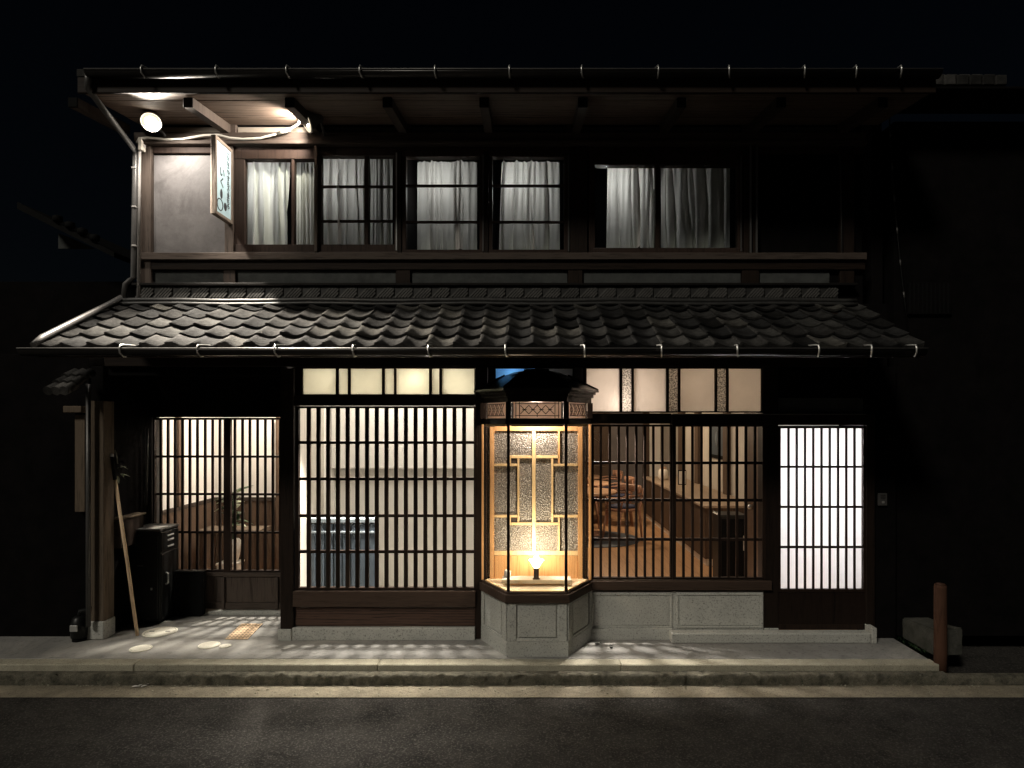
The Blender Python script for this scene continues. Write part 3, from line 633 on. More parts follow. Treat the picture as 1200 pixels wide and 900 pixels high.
for i, p in enumerate(G):
    wd = .022 if i in (1, 2) else .02
    b = bmesh.new(); yf = -.012 if i in (1, 2) else -.02
    add_box(b, -wd/2, wd/2, -wd/2, wd/2, 0, 1.2535)
    bmesh.ops.bevel(b, geom=b.edges[:], offset=.003, segments=1, affect='EDGES')
    obj('post', b, 'bar' if i in (1, 2) else 'amber', bay, (p[0], p[1] if i in (1, 2) else -.022, .479), (0, 0, (R(30), 0, 0, R(-30))[i] if i in (1, 2) else 0))
    b = bmesh.new(); add_box(b, -.02, .02, -.02, .02, 0, .1235); obj('frieze_post', b, 'bar', bay, (p[0], p[1] if i in (1, 2) else -.022, 1.776))
for i in range(3):
    p, q = G[i], G[i+1]; L = math.hypot(q[0]-p[0], q[1]-p[1])
    t0, t1 = (.055, .945) if i == 1 else ((.14, .955) if i == 0 else (.045, .86))
    a, c = lerp(p, q, t0), lerp(p, q, t1)
    slat('pane', a, c, .48, 1.732, .004, 'bay_glass', bay)
    slat('frame', a, c, 1.715, 1.732, .014, 'gold', bay, .004); slat('frame', a, c, .4785, .488, .014, 'gold', bay, .004)
    slat('frieze_panel', lerp(p, q, t0+.03), lerp(p, q, t1-.03), 1.777, 1.899, .006, 'paper_p', bay, -.008)
    # geometric lattice over the pink panel
    f0, f1 = lerp(p, q, t0+.06), lerp(p, q, t1-.06); fl = math.hypot(f1[0]-f0[0], f1[1]-f0[1]); z0, z1 = 1.797, 1.886
    ang = math.atan2(q[1]-p[1], q[0]-p[0])
    def strip(u0, zz0, u1, zz1, th=.0045):
        s = lerp(f0, f1, u0); e = lerp(f0, f1, u1); d = Vector((e[0]-s[0], e[1]-s[1], zz1-zz0)); n = Vector((math.sin(ang), -math.cos(ang), 0))
        b = bmesh.new(); add_tube(b, [Vector((s[0], s[1], zz0))+n*.004, Vector((e[0], e[1], zz1))+n*.004], th/2*1.2, 4); obj('lattice_strip', b, 'bar', bay)
    if i == 1:
        for u in (.02, .1, .9, .98): strip(u, 1.778, u, 1.899)
        strip(.0, z0, 1, z0); strip(0, z1, 1, z1)
        for k in range(4):
            ua, ub = .12+.19*k, .12+.19*(k+1); strip(ua, z0+.012, ub, z1-.012); strip(ua, z1-.012, ub, z0+.012)
            strip((ua+ub)/2-.05, (z0+z1)/2, (ua+ub)/2+.05, (z0+z1)/2)
        strip(.5, z0-.01, .5, z0+.012); strip(.5, z1-.012, .5, z1+.008)
    else:
        for k in range(4):
            strip(.06+.22*k, z0, .06+.22*k+.22, z1); strip(.06+.22*k, z1, .06+.22*k+.22, z0)
            strip(.06+.22*k, (z0+z1)/2, .06+.22*k+.11, z1); strip(.06+.22*k, (z0+z1)/2, .06+.22*k+.11, z0)
        strip(.03, z0, .97, z0); strip(.03, z1, .97, z1)
# inner screen at the wall plane
def sb(name, a, b_, c, d, mat, y0=-.012, y1=.014): return hb(name, a, b_, c, d, y0, y1, mat, bay, .001)
hb('screen_glass', 571.5, 686, 500, 676, .006, .0125, 'figured', bay, 0)
sb('screen_stile', 574.2, 579, 500, 683, 'amber', -.016, .02); sb('screen_stile', 677.3, 682.4, 500, 683, 'amber', -.016, .02)
sb('screen_rail', 579.3, 677, 499, 505, 'amber_h', -.014, .02); sb('screen_rail', 579.3, 677, 645.5, 650.5, 'gold'); hb('screen_panel', 579.3, 677, 651, 681, -.008, .003, 'amber', bay)
sb('screen_bar', 623.5, 627.6, 505.3, 645.2, 'gold', -.018); sb('screen_bar', 599, 623.2, 533.8, 536.8, 'gold'); sb('screen_bar', 628, 655, 533.8, 536.8, 'gold')
sb('screen_bar', 579.3, 606, 543.4, 546, 'gold'); sb('screen_bar', 648.6, 677, 543.4, 546, 'gold'); sb('screen_bar', 606.3, 608.6, 537.1, 611.8, 'gold'); sb('screen_bar', 646, 648.3, 537.1, 611.8, 'gold')
sb('screen_bar', 579.3, 606, 603.4, 606, 'gold'); sb('screen_bar', 648.6, 677, 603.4, 606, 'gold'); sb('screen_bar', 599, 623.2, 612.1, 615, 'gold'); sb('screen_bar', 628, 656, 612.1, 615, 'gold')
sb('screen_bar', 653.8, 656, 505.3, 543.1, 'amber'); sb('screen_bar', 653.8, 656, 606.3, 611.8, 'gold'); sb('screen_bar', 653.8, 656, 615.3, 645.2, 'gold'); sb('screen_bar', 597, 598.8, 533.8, 543.1, 'gold'); sb('screen_bar', 597, 598.8, 606.3, 615, 'gold')
for a, b_, c, d in ((599.2, 606, 537.2, 543), (648.5, 653.6, 537.2, 543), (599.2, 606, 606.4, 611.8), (648.6, 653.6, 606.4, 611.8)): sb('screen_block', a, b_, c, d, 'brown_v', -.004, .005)
prism('bay_floor', hexp(.42), .4785, .484, 'tray', bay)
hb('wall', 571, 686, 458.5, 498.5, .003, .05, 'wall')
# things inside the bay window
tr = thing('wooden_tray', 'pale wooden tray holding the glowing lamp inside the bay window', 'tray', (BX, -.17, .4845))
b = bmesh.new(); add_box(b, -.27, .27, -.07, .08, .03, .042); bmesh.ops.bevel(b, geom=b.edges[:], offset=.003, segments=1, affect='EDGES'); obj('board', b, 'cream', tr)
for s in (-.22, .22): box('foot', s-.02, s+.02, -.06, .07, 0, .0295, 'tray', tr)
box('lip', -.27, .27, -.082, -.071, .02, .05, 'tray', tr)
lp = thing('table_lamp', 'small glowing lamp with a flared shade on the tray in the bay window', 'lamp', (BX-.004, -.2, .527))
lathe('base', [(.028, 0), (.028, .006), (.021, .01), (.02, .075), (.024, .08), (.024, .085), (.01, .088)], 'brown_v', lp)
lathe('shade', [(.02, .089), (.03, .105), (.044, .13), (.06, .15), (.056, .151), (.038, .128), (.018, .1)], 'lamp_glow', lp, None, 24)
lathe('bulb', [(.012, .115), (.024, .135), (.026, .155), (.018, .175), (.004, .185)], 'lamp_glow', lp, None, 16)
light('bay_lamp_light', 'POINT', (BX-.004, -.2, .527+.225), 10, (1, .82, .58), .03)
light('frieze_light', 'POINT', (BX, -.15, 1.83), 23, (1, .84, .68), .03)
bxx = thing('ceramic_dish', 'small white ceramic block at the left end of the tray in the bay window', 'ornament', (BX-.23, -.13, .5265))
lathe('body', [(.022, 0), (.028, .01), (.026, .05), (.02, .055), (.016, .04)], 'cream', bxx, None, 6)

# ---------------------------------------------------------------- rooms
def room(x0, x1, y0, y1, z0, z1, wm, back=True, sides=(1, 1)):
    if back: box('room_wall', x0, x1, y1, y1+.03, z0, z1, wm, house, 0)
    if sides[0]: box('room_wall', x0-.03, x0, y0, y1, z0, z1, wm, house, 0)
    if sides[1]: box('room_wall', x1, x1+.03, y0, y1, z0, z1, wm, house, 0)
    box('room_ceiling', x0, x1, y0, y1, z1, z1+.03, wm, house, 0)
# middle room: white screen wall just behind the glass
MX0, MX1 = -1.868, X(556)+.03
room(MX0, MX1, .11, 1.1, .05, 2.42, 'white', True, (0, 0)); box('room_wall', MX0-.03, MX0, .11, 1.1, .05, 2.42, 'beige', house, 0); box('room_wall', MX1, MX1+.03, .11, 1.1, .05, 2.42, 'beige', house, 0); box('room_floor', MX0, MX1, .1, 1.1, 0, .05, 'beige', house)
light('room_lamp', 'POINT', (-.85, .42, 2.04), 14, (1, .93, .82), .05); light('room_lamp', 'POINT', (-1.4, .5, 2.1), 8, (1, .93, .82), .05)
for xx in (-.75, -1.15, -1.52): light('porch_fill_spot', 'SPOT', (xx, .2, 1.93), 400, (1, .92, .8), .05, (0, -.26, -1), spot_size=R(74), spot_blend=.6)  # unseen spots added behind the lintel to brighten the porch
light('transom_lamp', 'POINT', (X(486), .1, 2.1), 4.5, (1, .91, .74), .05)
bl = thing('roller_blind', 'white roller blind half lowered across the back of the middle lattice room', 'blind', (-1.1, .98, 0))
box('sheet', -.76, .72, -.002, .002, Z(546, .98), 2.35, 'white', bl, 0); box('bottom_rail', -.76, .72, -.008, .008, Z(549, .98), Z(546, .98)-.001, 'white', bl)
ht = thing('panel_heater', 'dark blue grey panel heater standing behind the middle lattice window', 'heater', (X(400, .3), .34, .05))
hx0, hx1 = X(360, .3)-X(400, .3), X(441, .3)-X(400, .3); hz = Z(607, .3)-.05
for k in range(8):
    a = hx0+(hx1-hx0)*k/8; box('fin', a+.003, a+(hx1-hx0)/8-.003, -.04, .04, .06, hz-.05, 'heater', ht, .01)
box('top', hx0, hx1, -.045, .045, hz-.045, hz, 'heater_pale', ht, .008); box('rail', hx0, hx1, -.046, -.041, hz-.13, hz-.112, 'heater_pale', ht)
for s in (hx0+.06, hx1-.06): box('foot', s-.02, s+.02, -.07, .07, 0, .059, 'heater', ht)
def leaf_mesh(b, base, direction, length, width, droop=.3, seg=5):
    d = Vector(direction).normalized(); side = d.cross(Vector((0, 0, 1)));
    if side.length < .1: side = Vector((1, 0, 0))
    side.normalize(); prev = None
    for i in range(seg+1):
        t = i/seg; p = Vector(base)+d*length*t+Vector((0, 0, -droop*length*t*t)); wv = width*math.sin(math.pi*min(.98, .12+t*.88))
        cur = (b.verts.new(p-side*wv), b.verts.new(p+Vector((0, 0, -wv*.35))), b.verts.new(p+side*wv))
        if prev:
            b.faces.new((prev[0], prev[1], cur[1], cur[0])).smooth = True; b.faces.new((prev[1], prev[2], cur[2], cur[1])).smooth = True
        prev = cur
def plant(name, label, loc, n, length, width, stemh, spread, mats, pot, lean=(0, 0, 0)):
    t = thing(name, label, 'plant', loc); rnd = random.Random(hash(label) % 1000 if False else len(label))
    lathe('pot', pot, 'cream', t)
    z0 = pot[-1][1]
    tube('stem', [(0, 0, z0-.02), (lean[0]*.5, lean[1]*.5, z0+stemh*.5), (lean[0], lean[1], z0+stemh)], [.012, .009, .005], 'leaf', t, 6)
    for k in range(n):
        a = rnd.uniform(0, 6.28); f = rnd.uniform(.25, 1); b = bmesh.new()
        leaf_mesh(b, (lean[0]*f, lean[1]*f, z0+stemh*f), (math.cos(a)*spread, math.sin(a)*spread, rnd.uniform(.1, .9)), length*rnd.uniform(.7, 1.2), width*rnd.uniform(.8, 1.2), rnd.uniform(.2, .7))
        obj('leaf', b, mats[k % len(mats)], t)
# entry room
EX0, EX1, EY0, EY1 = -3.39, X(346)-.04, YA+.085, 1.82
room(EX0, EX1, EY0, EY1, .05, 2.42, 'white'); box('room_floor', EX0, EX1, EY0, EY1, 0, .05, 'floor', house)
box('wainscot', EX0+.001, EX0+.02, EY0, EY1-.02, .05, .88, 'room_wood', house); box('wainscot', EX0+.02, EX1, EY1-.02, EY1-.001, .05, .88, 'room_wood', house)
box('wainscot_cap', EX0+.001, EX0+.03, EY0, EY1-.035, .881, .92, 'brown_h', house); box('wainscot_cap', EX0+.001, EX1, EY1-.034, EY1-.001, .881, .92, 'brown_h', house)
box('inner_post', EX0+.001, EX0+.04, 1.02, 1.07, .921, 2.4, 'room_wood', house); box('picture_rail', EX0+.04, EX1, EY1-.02, EY1-.001, 1.84, 1.88, 'brown_h', house)
box('inner_door_frame', X(323, 1.7), X(327, 1.7), 1.7, 1.76, .05, 1.78, 'room_wood', house); box('inner_door_frame', X(323, 1.7), EX1-.001, 1.7, 1.76, 1.7801, 1.82, 'room_wood', house)
light('porch_fill_spot', 'SPOT', (-2.3, 1.1, 2.35), 620, (1, .92, .8), .04, (-.16, -.62, -1), spot_size=R(58), spot_blend=.5)  # unseen spot added to throw light and lattice shadows onto the porch
light('entry_light', 'POINT', (-2.42, 1.3, 2.2), 72, (1, .88, .74), .05)
bn = thing('bench', 'low wooden bench against the wainscot inside the entry', 'bench', (-2.95, 1.3, .05))
box('seat', -.3, .32, -.14, .14, .58, .62, 'post_pale', bn)
for sx in (-.26, .28):
    for sy in (-.11, .11): box('leg', sx-.02, sx+.02, sy-.02, sy+.02, 0, .579, 'room_wood', bn)
plant('potted_plant', 'plant with pale variegated leaves behind the entry door lattice', (X(274, 1.1), 1.08, .38), 30, .19, .05, .46, .75, ['leaf_pale', 'leaf', 'leaf'], [(.05, 0), (.07, .1), (.075, .2), (.06, .22)])
st = thing('plant_stand', 'pale box stand under the variegated plant inside the entry', 'stand', (X(271, 1.1), 1.08, .05))
box('top', -.1, .1, -.1, .1, .31, .3295, 'cream', st); box('body', -.09, .09, -.09, .09, 0, .3095, 'cream', st)
# bay backing
box('room_wall', X(571), X(686), .13, .16, .1, 2.42, 'wall', house); box('room_wall', X(571)-.03, X(571), .11, .75, .1, 2.42, 'wall', house)
light('transom_lamp', 'POINT', (X(600), .09, 2.15), 1.6, (.85, .93, 1), .03)
# dining room on the right
RX0, RX1, RY1 = X(686)-.05, 2.68, 7.6
box('room_floor', RX0, RX1+.15, .1, RY1, .0, .1, 'floor', house); box('room_wall', RX0-.05, RX0-.005, .17, RY1, .1, 2.42, 'room_grey', house)
box('room_wall', RX0, RX1, RY1, RY1+.05, .1, 2.42, 'room_grey', house); box('room_wall', RX1, RX1+.05, .66, RY1, .1, 2.42, 'beige', house); box('room_ceiling', RX0, RX1+.15, .11, RY1, 2.42, 2.46, 'room_grey', house)
for px, yy, wd in ((757, 7.5, .12), (768, 7.5, .25)): box('room_post', X(px, yy)-wd/2, X(px, yy)+wd/2, yy-.05, yy+.05, .1, 2.4, 'room_wood' if wd < .2 else 'white', house)
for yy, wd in ((5.6, .14), (4.6, .1), (3.2, .08)): box('room_post', RX1-.06, RX1-.001, yy-wd, yy+wd, .1, 2.4, 'room_wood', house)
for xx in (1.0, 1.5): box('wall_panel', xx-.2, xx+.2, 7.55, 7.59, .1, 2.3, 'room_wood' if xx > 1.2 else 'heater', house)
light('porch_fill_spot', 'SPOT', (.62, .12, 1.88), 430, (1, .92, .82), .022, (.25, -.3, -1), spot_size=R(84), spot_blend=.7)  # unseen spot added to stripe the porch right of the bay
light('dining_light', 'POINT', (1.25, 4.7, 2.15), 85, (1, .76, .5), .08); light('dining_light', 'POINT', (1.5, 1.7, 2.2), 48, (1, .8, .58), .06)
light('transom_lamp', 'POINT', (X(727), .12, Z(473)), 10, (1, .85, .72), .06)
# wood-lined vestibule behind the white door
box('vestibule_wall', X(905), X(911), .11, .66, .1, 2.42, 'room_wood', house); box('vestibule_wall', X(911)+.001, 2.85, .63, .66, .1, 2.42, 'white', house); box('vestibule_ceiling', X(911)+.001, 2.85, .1, .629, 2.3, 2.33, 'white', house)
light('vestibule_light', 'AREA', ((X(914)+X(1011))/2+.06, .6, 1.45), 46, (1, .98, .97), aim=(0, -1, -.05), shape='RECTANGLE', size=.5, size_y=.9)
light('vestibule_lamp', 'POINT', (X(935), .35, .5), 1.2, (1, .75, .6), .05)
dh = obj('door_knob', (lambda b: (add_lathe(b, [(.012, 0), (.02, .01), (.022, .03), (.01, .04)], 12), b)[1])(bmesh.new()), 'steel', house, (X(905)-.001, .45, 1.0), (0, R(-90), 0))
ct = thing('counter', 'long low counter with a pale top along the right wall of the dining room', 'counter', (2.35, 3.4, .1))
box('front_panel', -.3, -.27, -1.3, 2.4, .08, .66, 'room_wood', ct); box('top', -.32, .32, -1.32, 2.42, .661, .69, 'counter_top', ct); box('plinth', -.28, .3, -1.28, 2.38, 0, .0795, 'cream', ct); box('end_panel', -.2695, .3, -1.3, -1.27, .08, .66, 'room_wood', ct)
sp = thing('black_cabinet', 'matt black cabinet standing at the near end of the counter', 'cabinet', (X(857, 1.35), 1.4, .1))
w2 = (X(873, 1.35)-X(841, 1.35))/2; box('body', -w2, w2, -.13, .13, .02, Z(603, 1.3)-.1, 'black_metal', sp, .01); box('door', -w2+.015, w2-.015, -.138, -.131, .04, Z(603, 1.3)-.14, 'blackish', sp); box('handle', w2-.05, w2-.04, -.15, -.139, .35, .5, 'steel', sp)
for s in (-1, 1): box('foot', s*(w2-.03)-.015, s*(w2-.03)+.015, -.1, .1, 0, .0195, 'blackish', sp)
pc = thing('wall_picture', 'tall dark framed picture hanging on the white dining room wall', 'picture', (RX1-.002, 3.6, 1.5))
box('frame', -.03, 0, -.38, .38, -.27, .27, 'blackish', pc); box('print', -.034, -.031, -.33, .33, -.22, .22, 'heater', pc); b = bmesh.new(); add_lathe(b, [(.01, 0), (.03, .1), (.015, .2)], 8); obj('motif', b, 'heater_pale', pc, (-.036, 0, -.1))
cf = thing('card_stand', 'small framed card standing on the dining room counter', 'card', (2.36, 4.4, .791)); box('frame', -.06, .06, -.01, .01, 0, .22, 'blackish', cf); box('card', -.05, .05, -.013, -.0105, .012, .205, 'cream', cf)
jar = thing('jar', 'pale jar standing on the far end of the counter', 'jar', (2.25, 5.2, .791)); lathe('body', [(.05, 0), (.08, .04), (.08, .14), (.05, .18)], 'cream', jar); lathe('lid', [(.052, .181), (.055, .2), (.01, .21)], 'table', jar)
def table(x, y, r, label):
    t = thing('round_table', label, 'table', (x, y, .1), 0, 'round dining tables'); lathe('table_top', [(r-.01, .6), (r, .61), (r, .63), (r-.01, .64)], 'table', t, None, 36)
    lathe('pedestal', [(.05, .03), (.035, .1), (.035, .55), (.09, .599)], 'chair', t); lathe('base', [(.24, 0), (.24, .02), (.06, .0295)], 'chair', t)
table(.92, 4.1, .42, 'nearest round wooden table in the dining room'); table(1.0, 5.3, .42, 'round wooden table behind the nearest table in the dining room'); table(1.02, 6.5, .4, 'farthest round wooden table in the dining room')
def make_chair():
    t = thing('dining_chair', 'x', 'chair'); b = bmesh.new(); add_lathe(b, [(.2, .41), (.215, .42), (.215, .44), (.2, .45)], 20); obj('seat', b, 'chair', t)
    lathe('cushion', [(.19, .451), (.2, .46), (.19, .48), (.1, .49)], 'navy', t)
    for sx in (-1, 1):
        tube('leg', [(sx*.19, -.2, 0), (sx*.16, -.15, .41)], [.014, .02], 'chair', t); tube('leg', [(sx*.18, .2, 0), (sx*.16, .17, .41), (sx*.2, .21, .72)], [.014, .018, .014], 'chair', t)
        tube('arm', [(sx*.2, .2, .62), (sx*.24, 0, .63), (sx*.22, -.14, .62), (sx*.17, -.16, .44)], .014, 'chair', t)
    b = bmesh.new(); pts = [(.21*math.sin(a), .12+.12*math.cos(a), .7) for a in [R(-100+20*i) for i in range(11)]]; add_tube(b, pts, [.02]*11, 8)
    for v in b.verts: v.co.z = .7+(v.co.z-.7)*2.6
    obj('backrest', b, 'chair', t); return t
ch0 = make_chair()
for i, (x, y, rz, lb) in enumerate(((1.36, 3.72, -62, 'nearest wooden armchair with a navy cushion in the dining room'), (1.5, 5.0, -95, 'wooden armchair to the right of the second round table'), (.9, 4.72, 15, 'wooden armchair between the nearest and the second round tables'), (1.5, 6.25, -90, 'wooden armchair beside the farthest round table'))):
    c = ch0 if i == 0 else copy_tree(ch0); c.location = (x, y, .1); c.rotation_euler = (0, 0, R(rz)); tag(c, lb, 'chair', 'wooden dining armchairs')
tag(lathe('rug', [(.62, 0), (.62, .008), (.6, .01), (.01, .0101)], 'heater', None, (.98, 3.75, .101), 40), 'dark round rug under the nearest dining table', 'rug')  # flat dark disc on the floor beneath the nearest table
plant('palm_plant', 'tall palm plant in the dark back corner of the dining room', (1.05, 7.1, .1), 22, .55, .018, .95, .8, ['leaf', 'leaf_pale', 'leaf'], [(.12, 0), (.16, .2), (.17, .4), (.15, .42)])

# ---------------------------------------------------------------- floodlights, cable, sign
def floodlight(px, py, Yl, aim, label, power, size, blend, col, big=1, beam=None):
    p = Vector((X(px, Yl), Yl, Z(py, Yl))); t = thing('floodlight', label, 'floodlight', p, 0, 'floodlights under the upper eave')
    q = Vector(aim).to_track_quat('Z', 'Y').to_matrix().to_4x4() @ Matrix.Diagonal((big, big, 1, 1))
    b = bmesh.new(); add_lathe(b, [(.012, -.13), (.03, -.12), (.034, -.07), (.058, -.02), (.06, .0), (.054, .001), (.05, -.012), (.02, -.03)], 20); b.transform(q); obj('housing', b, 'pipe', t)
    b = bmesh.new(); add_lathe(b, [(.036, -.012), (.034, .0), (.024, .008), (.005, .012)], 20); b.transform(q); obj('lens', b, 'flood_glow', t)
    b = bmesh.new(); add_lathe(b, [(.053, .001), (.055, .004), (.0545, .007), (.052, .004), (.04, -.011), (.0365, -.012)], 24); b.transform(q); obj('reflector_rim', b, 'rim_glow', t)
    e = q @ Vector((0, 0, -.11)); tube('bracket', [e, e+Vector((.0, .05, -.03)), Vector((e.x, -Yl-.045, min(e.z-.05, Z(162)-p.z+.0)))], .011, 'pipe', t)
    l = light('floodlight_beam', 'SPOT', p+Vector(aim).normalized()*.03, power, col, .03, beam or aim, spot_size=R(size), spot_blend=blend)
floodlight(177, 143, -.3, (.36, -.62, -.72), 'floodlight facing outwards at the left corner under the upper eave', 2900, 114, 1.0, (1, .9, .76), 1.3)
light('panel_fill_spot', 'SPOT', (X(178, -.3), -.31, Z(147, -.3)), 62, (1, .92, .82), .04, (.25, .5, -.83), spot_size=R(158), spot_blend=.8)  # second spot added at the left floodlight to brighten the grey panel
floodlight(358, 140, -.24, (-.8, -.38, -.45), 'floodlight facing left towards the signboard under the upper eave', 85, 156, .6, (1, .9, .78), 1.7, (-.94, .14, -.2))
tube_pts = [(X(168), -.085, Z(173)), (X(171), -.09, Z(168)), (X(180), -.09, Z(167)), (X(200), -.08, Z(168.5)), (X(220), -.08, Z(168)), (X(245), -.085, Z(164)), (X(262), -.085, Z(163.5)), (X(275), -.085, Z(167)), (X(290), -.08, Z(168)), (X(310), -.08, Z(167)), (X(330), -.08, Z(162)), (X(345), -.1, Z(158)), (X(358), -.15, Z(155)), (X(362), -.2, Z(153))]
cb = thing('power_cable', 'cream cable sagging along the upper wall between the two floodlights', 'cable'); tube('sheath', tube_pts, .009, 'cable', cb, 8)
tube('joint', [tube_pts[10], tube_pts[11]], .014, 'cable', cb, 8); box('clamp', X(170), X(174), -.095, -.036, Z(181), Z(167), 'cable', cb)
sg = thing('signboard', 'white vertical signboard in a dark frame projecting from the upper wall', 'sign', (X(273), 0, 0))
x0, ya, yb, za, zb_ = 0, -.3, -.02, 3.335, 3.937
box('backing', -.03, -.002, ya+.005, yb-.005, za+.005, zb_-.005, 'blackish', sg); box('face', -.0018, .002, ya+.02, yb-.02, za+.025, zb_-.025, 'sign_face', sg)
for a, b_, c, d in ((ya, ya+.02, za, zb_), (yb-.02, yb, za, zb_), (ya+.02, yb-.02, za, za+.028), (ya+.02, yb-.02, zb_-.028, zb_)): box('frame', -.032, .009, a, b_, c, d, 'sign_wood', sg)
for zz in (3.45, 3.85): tube('bracket', [(-.012, .0, zz), (-.012, yb, zz)], .008, 'blackish', sg)
def lettering(name, body, size, loc, parent, space=.92):
    cu = bpy.data.curves.new(name, 'FONT'); cu.body = body; cu.size = size; cu.align_x = 'CENTER'; cu.extrude = .0006; cu.offset = .0018; cu.space_line = space
    cu.materials.append(M['sign_ink']); o = bpy.data.objects.new(name, cu); C.objects.link(o); o.parent = parent; o.location = loc; o.rotation_euler = (R(90), 0, R(90))
    bpy.context.view_layer.update(); me = bpy.data.meshes.new_from_object(o.evaluated_get(bpy.context.evaluated_depsgraph_get())); bpy.data.objects.remove(o)
    return obj(name, me, None, parent, loc, (R(90), 0, R(90)))
lettering('lettering', '\n'.join('こころやすらぐまちや'), .05, (.003, -.088, 3.845), sg)
lettering('lettering', '\n'.join('い\nく'.split('\n')), .085, (.003, -.19, 3.66), sg)
em = bmesh.new()
add_tube(em, [(.003, -.225+.045*math.cos(a), 3.43+.045*math.sin(a)) for a in [R(18*i) for i in range(21)]], .004, 5, False); obj('emblem_ring', em, 'sign_ink', sg)
em = bmesh.new(); bmesh.ops.create_icosphere(em, subdivisions=2, radius=1, matrix=Matrix.Translation((.002, -.2, 3.52)) @ Matrix.Diagonal((.003, .022, .04, 1))); bmesh.ops.create_icosphere(em, subdivisions=2, radius=1, matrix=Matrix.Translation((.002, -.135, 3.44)) @ Matrix.Diagonal((.003, .026, .034, 1))); obj('emblem', em, 'sign_ink', sg)

# ---------------------------------------------------------------- things in the alcove and at the sides
cx0, cx1, cy0, cy1, cz = X(150, .34), X(187, .34), .34, .637, Z(620, .34)
cab = thing('black_metal_cabinet', 'black metal cabinet with drawer pulls standing in the alcove left of the entry', 'cabinet', ((cx0+cx1)/2, (cy0+cy1)/2, 0)); hw, hd = (cx1-cx0)/2, (cy1-cy0)/2
box('body', -hw, hw, -hd, hd, .03, cz-.02, 'black_metal', cab, .006); box('top', -hw-.008, hw+.008, -hd-.008, hd+.008, cz-.0195, cz, 'pipe', cab, .004); box('plinth', -hw+.01, hw-.01, -hd+.01, hd-.01, 0, .0295, 'blackish', cab)
box('drawer', hw+.0005, hw+.01, -hd+.012, hd-.012, cz-.2, cz-.035, 'black_metal', cab); box('door', hw+.0005, hw+.01, -hd+.012, hd-.012, .05, cz-.215, 'black_metal', cab); box('door', -hw+.012, hw-.012, -hd-.01, -hd-.0005, .05, cz-.06, 'black_metal', cab)
for zz, hh in ((cz-.075, .012), (cz-.115, .016), (cz-.2+.03, .014)): box('label_holder', hw+.0105, hw+.018, -.05, .05, zz-hh/2, zz+hh/2, 'steel', cab)
tube('handle', [(hw+.01, -.07, .33), (hw+.03, -.07, .34), (hw+.03, -.07, .42), (hw+.01, -.07, .43)], .008, 'steel', cab); box('name_plate', -.05, .0, -hd-.014, -hd-.0105, cz-.32, cz-.31, 'pipe', cab); box('lock', hw-.07, hw-.055, -hd-.016, -hd-.0105, .3, .32, 'steel', cab)
ntc = box('paper_sheet', cx1-.13, cx1-.01, cy0+.02, cy0+.15, cz+.0005, cz+.003, 'cream', None, 0); tag(ntc, 'sheet of white paper lying on the black metal cabinet', 'paper')
blk = thing('low_black_box', 'low black box on the floor between the cabinet and the entry door panel', 'box', (X(222, .6), .59, 0)); w3 = X(240, .6)-X(222, .6); box('body', -w3, w3, -.03, .03, .01, Z(668, .6)-.012, 'blackish', blk, .006); box('lid', -w3-.003, w3+.003, -.033, .033, Z(668, .6)-.0115, Z(668, .6), 'black_metal', blk); box('base', -w3+.02, w3-.02, -.025, .025, 0, .0095, 'blackish', blk)
pole = thing('broom_handle', 'long tan wooden pole with a dark tip leaning against the alcove wall', 'pole', (X(161, .06), .06, 0))
top = Vector((X(131, .06), .06, Z(535, .06)))-Vector((X(161, .06), .06, 0)); mid = top*.87
tube('stick', [(0, 0, .002), mid*.5+Vector((.004, 0, 0)), mid], .0135, 'tan', pole, 10); tube('grip', [mid, top], [.015, .012], 'blackish', pole, 10); lathe('end_cap', [(.015, 0), (.012, .02), (.004, .026)], 'steel', pole, top)
hg = thing('hanging_bundle', 'small dark bundle with pale glints hanging on the alcove wall behind the pole', 'bundle', (-3.41, .17, 1.2)); tube('cord', [(-.015, 0, .32), (0, 0, .28), (.01, 0, .2)], .004, 'cable', hg)
rb = random.Random(4)
for k in range(14):
    b = bmesh.new(); leaf_mesh(b, (.02, rb.uniform(-.03, .03), rb.uniform(.08, .26)), (rb.uniform(.2, 1), rb.uniform(-.6, .6), rb.uniform(-1, .3)), rb.uniform(.04, .08), .012, .3); obj('leaf', b, 'leaf_pale' if k % 3 == 0 else 'blackish', hg)  # every third leaf is pale, the rest matt black
shf = thing('wall_shelf', 'narrow wooden shelf box with a pale worn top on the alcove wall behind the pole', 'shelf', (-3.419, .29, .7))
box('top_board', 0, .09, -.18, .17, .235, .253, 'post_pale', shf, .006)  # paler wood than the planks below
for k in range(2): box('plank', .002, .075, -.165, -.15, .115*k, .115*k+.11, 'brown_v', shf)
box('side_board', .06, .075, -.149, .15, 0, .2345, 'dark_v', shf)
ic = thing('intercom', 'small grey intercom plate on the dark wall right of the white lattice door', 'intercom', (X(1033), 0, Z(585))); box('body', -.035, .035, -.022, 0, -.05, .05, 'pipe', ic); box('button', -.01, .01, -.027, -.0225, -.03, -.012, 'steel', ic)
for k in range(3): box('speaker_slot', -.02, .02, -.0235, -.0225, .005+k*.012, .009+k*.012, 'blackish', ic, 0)
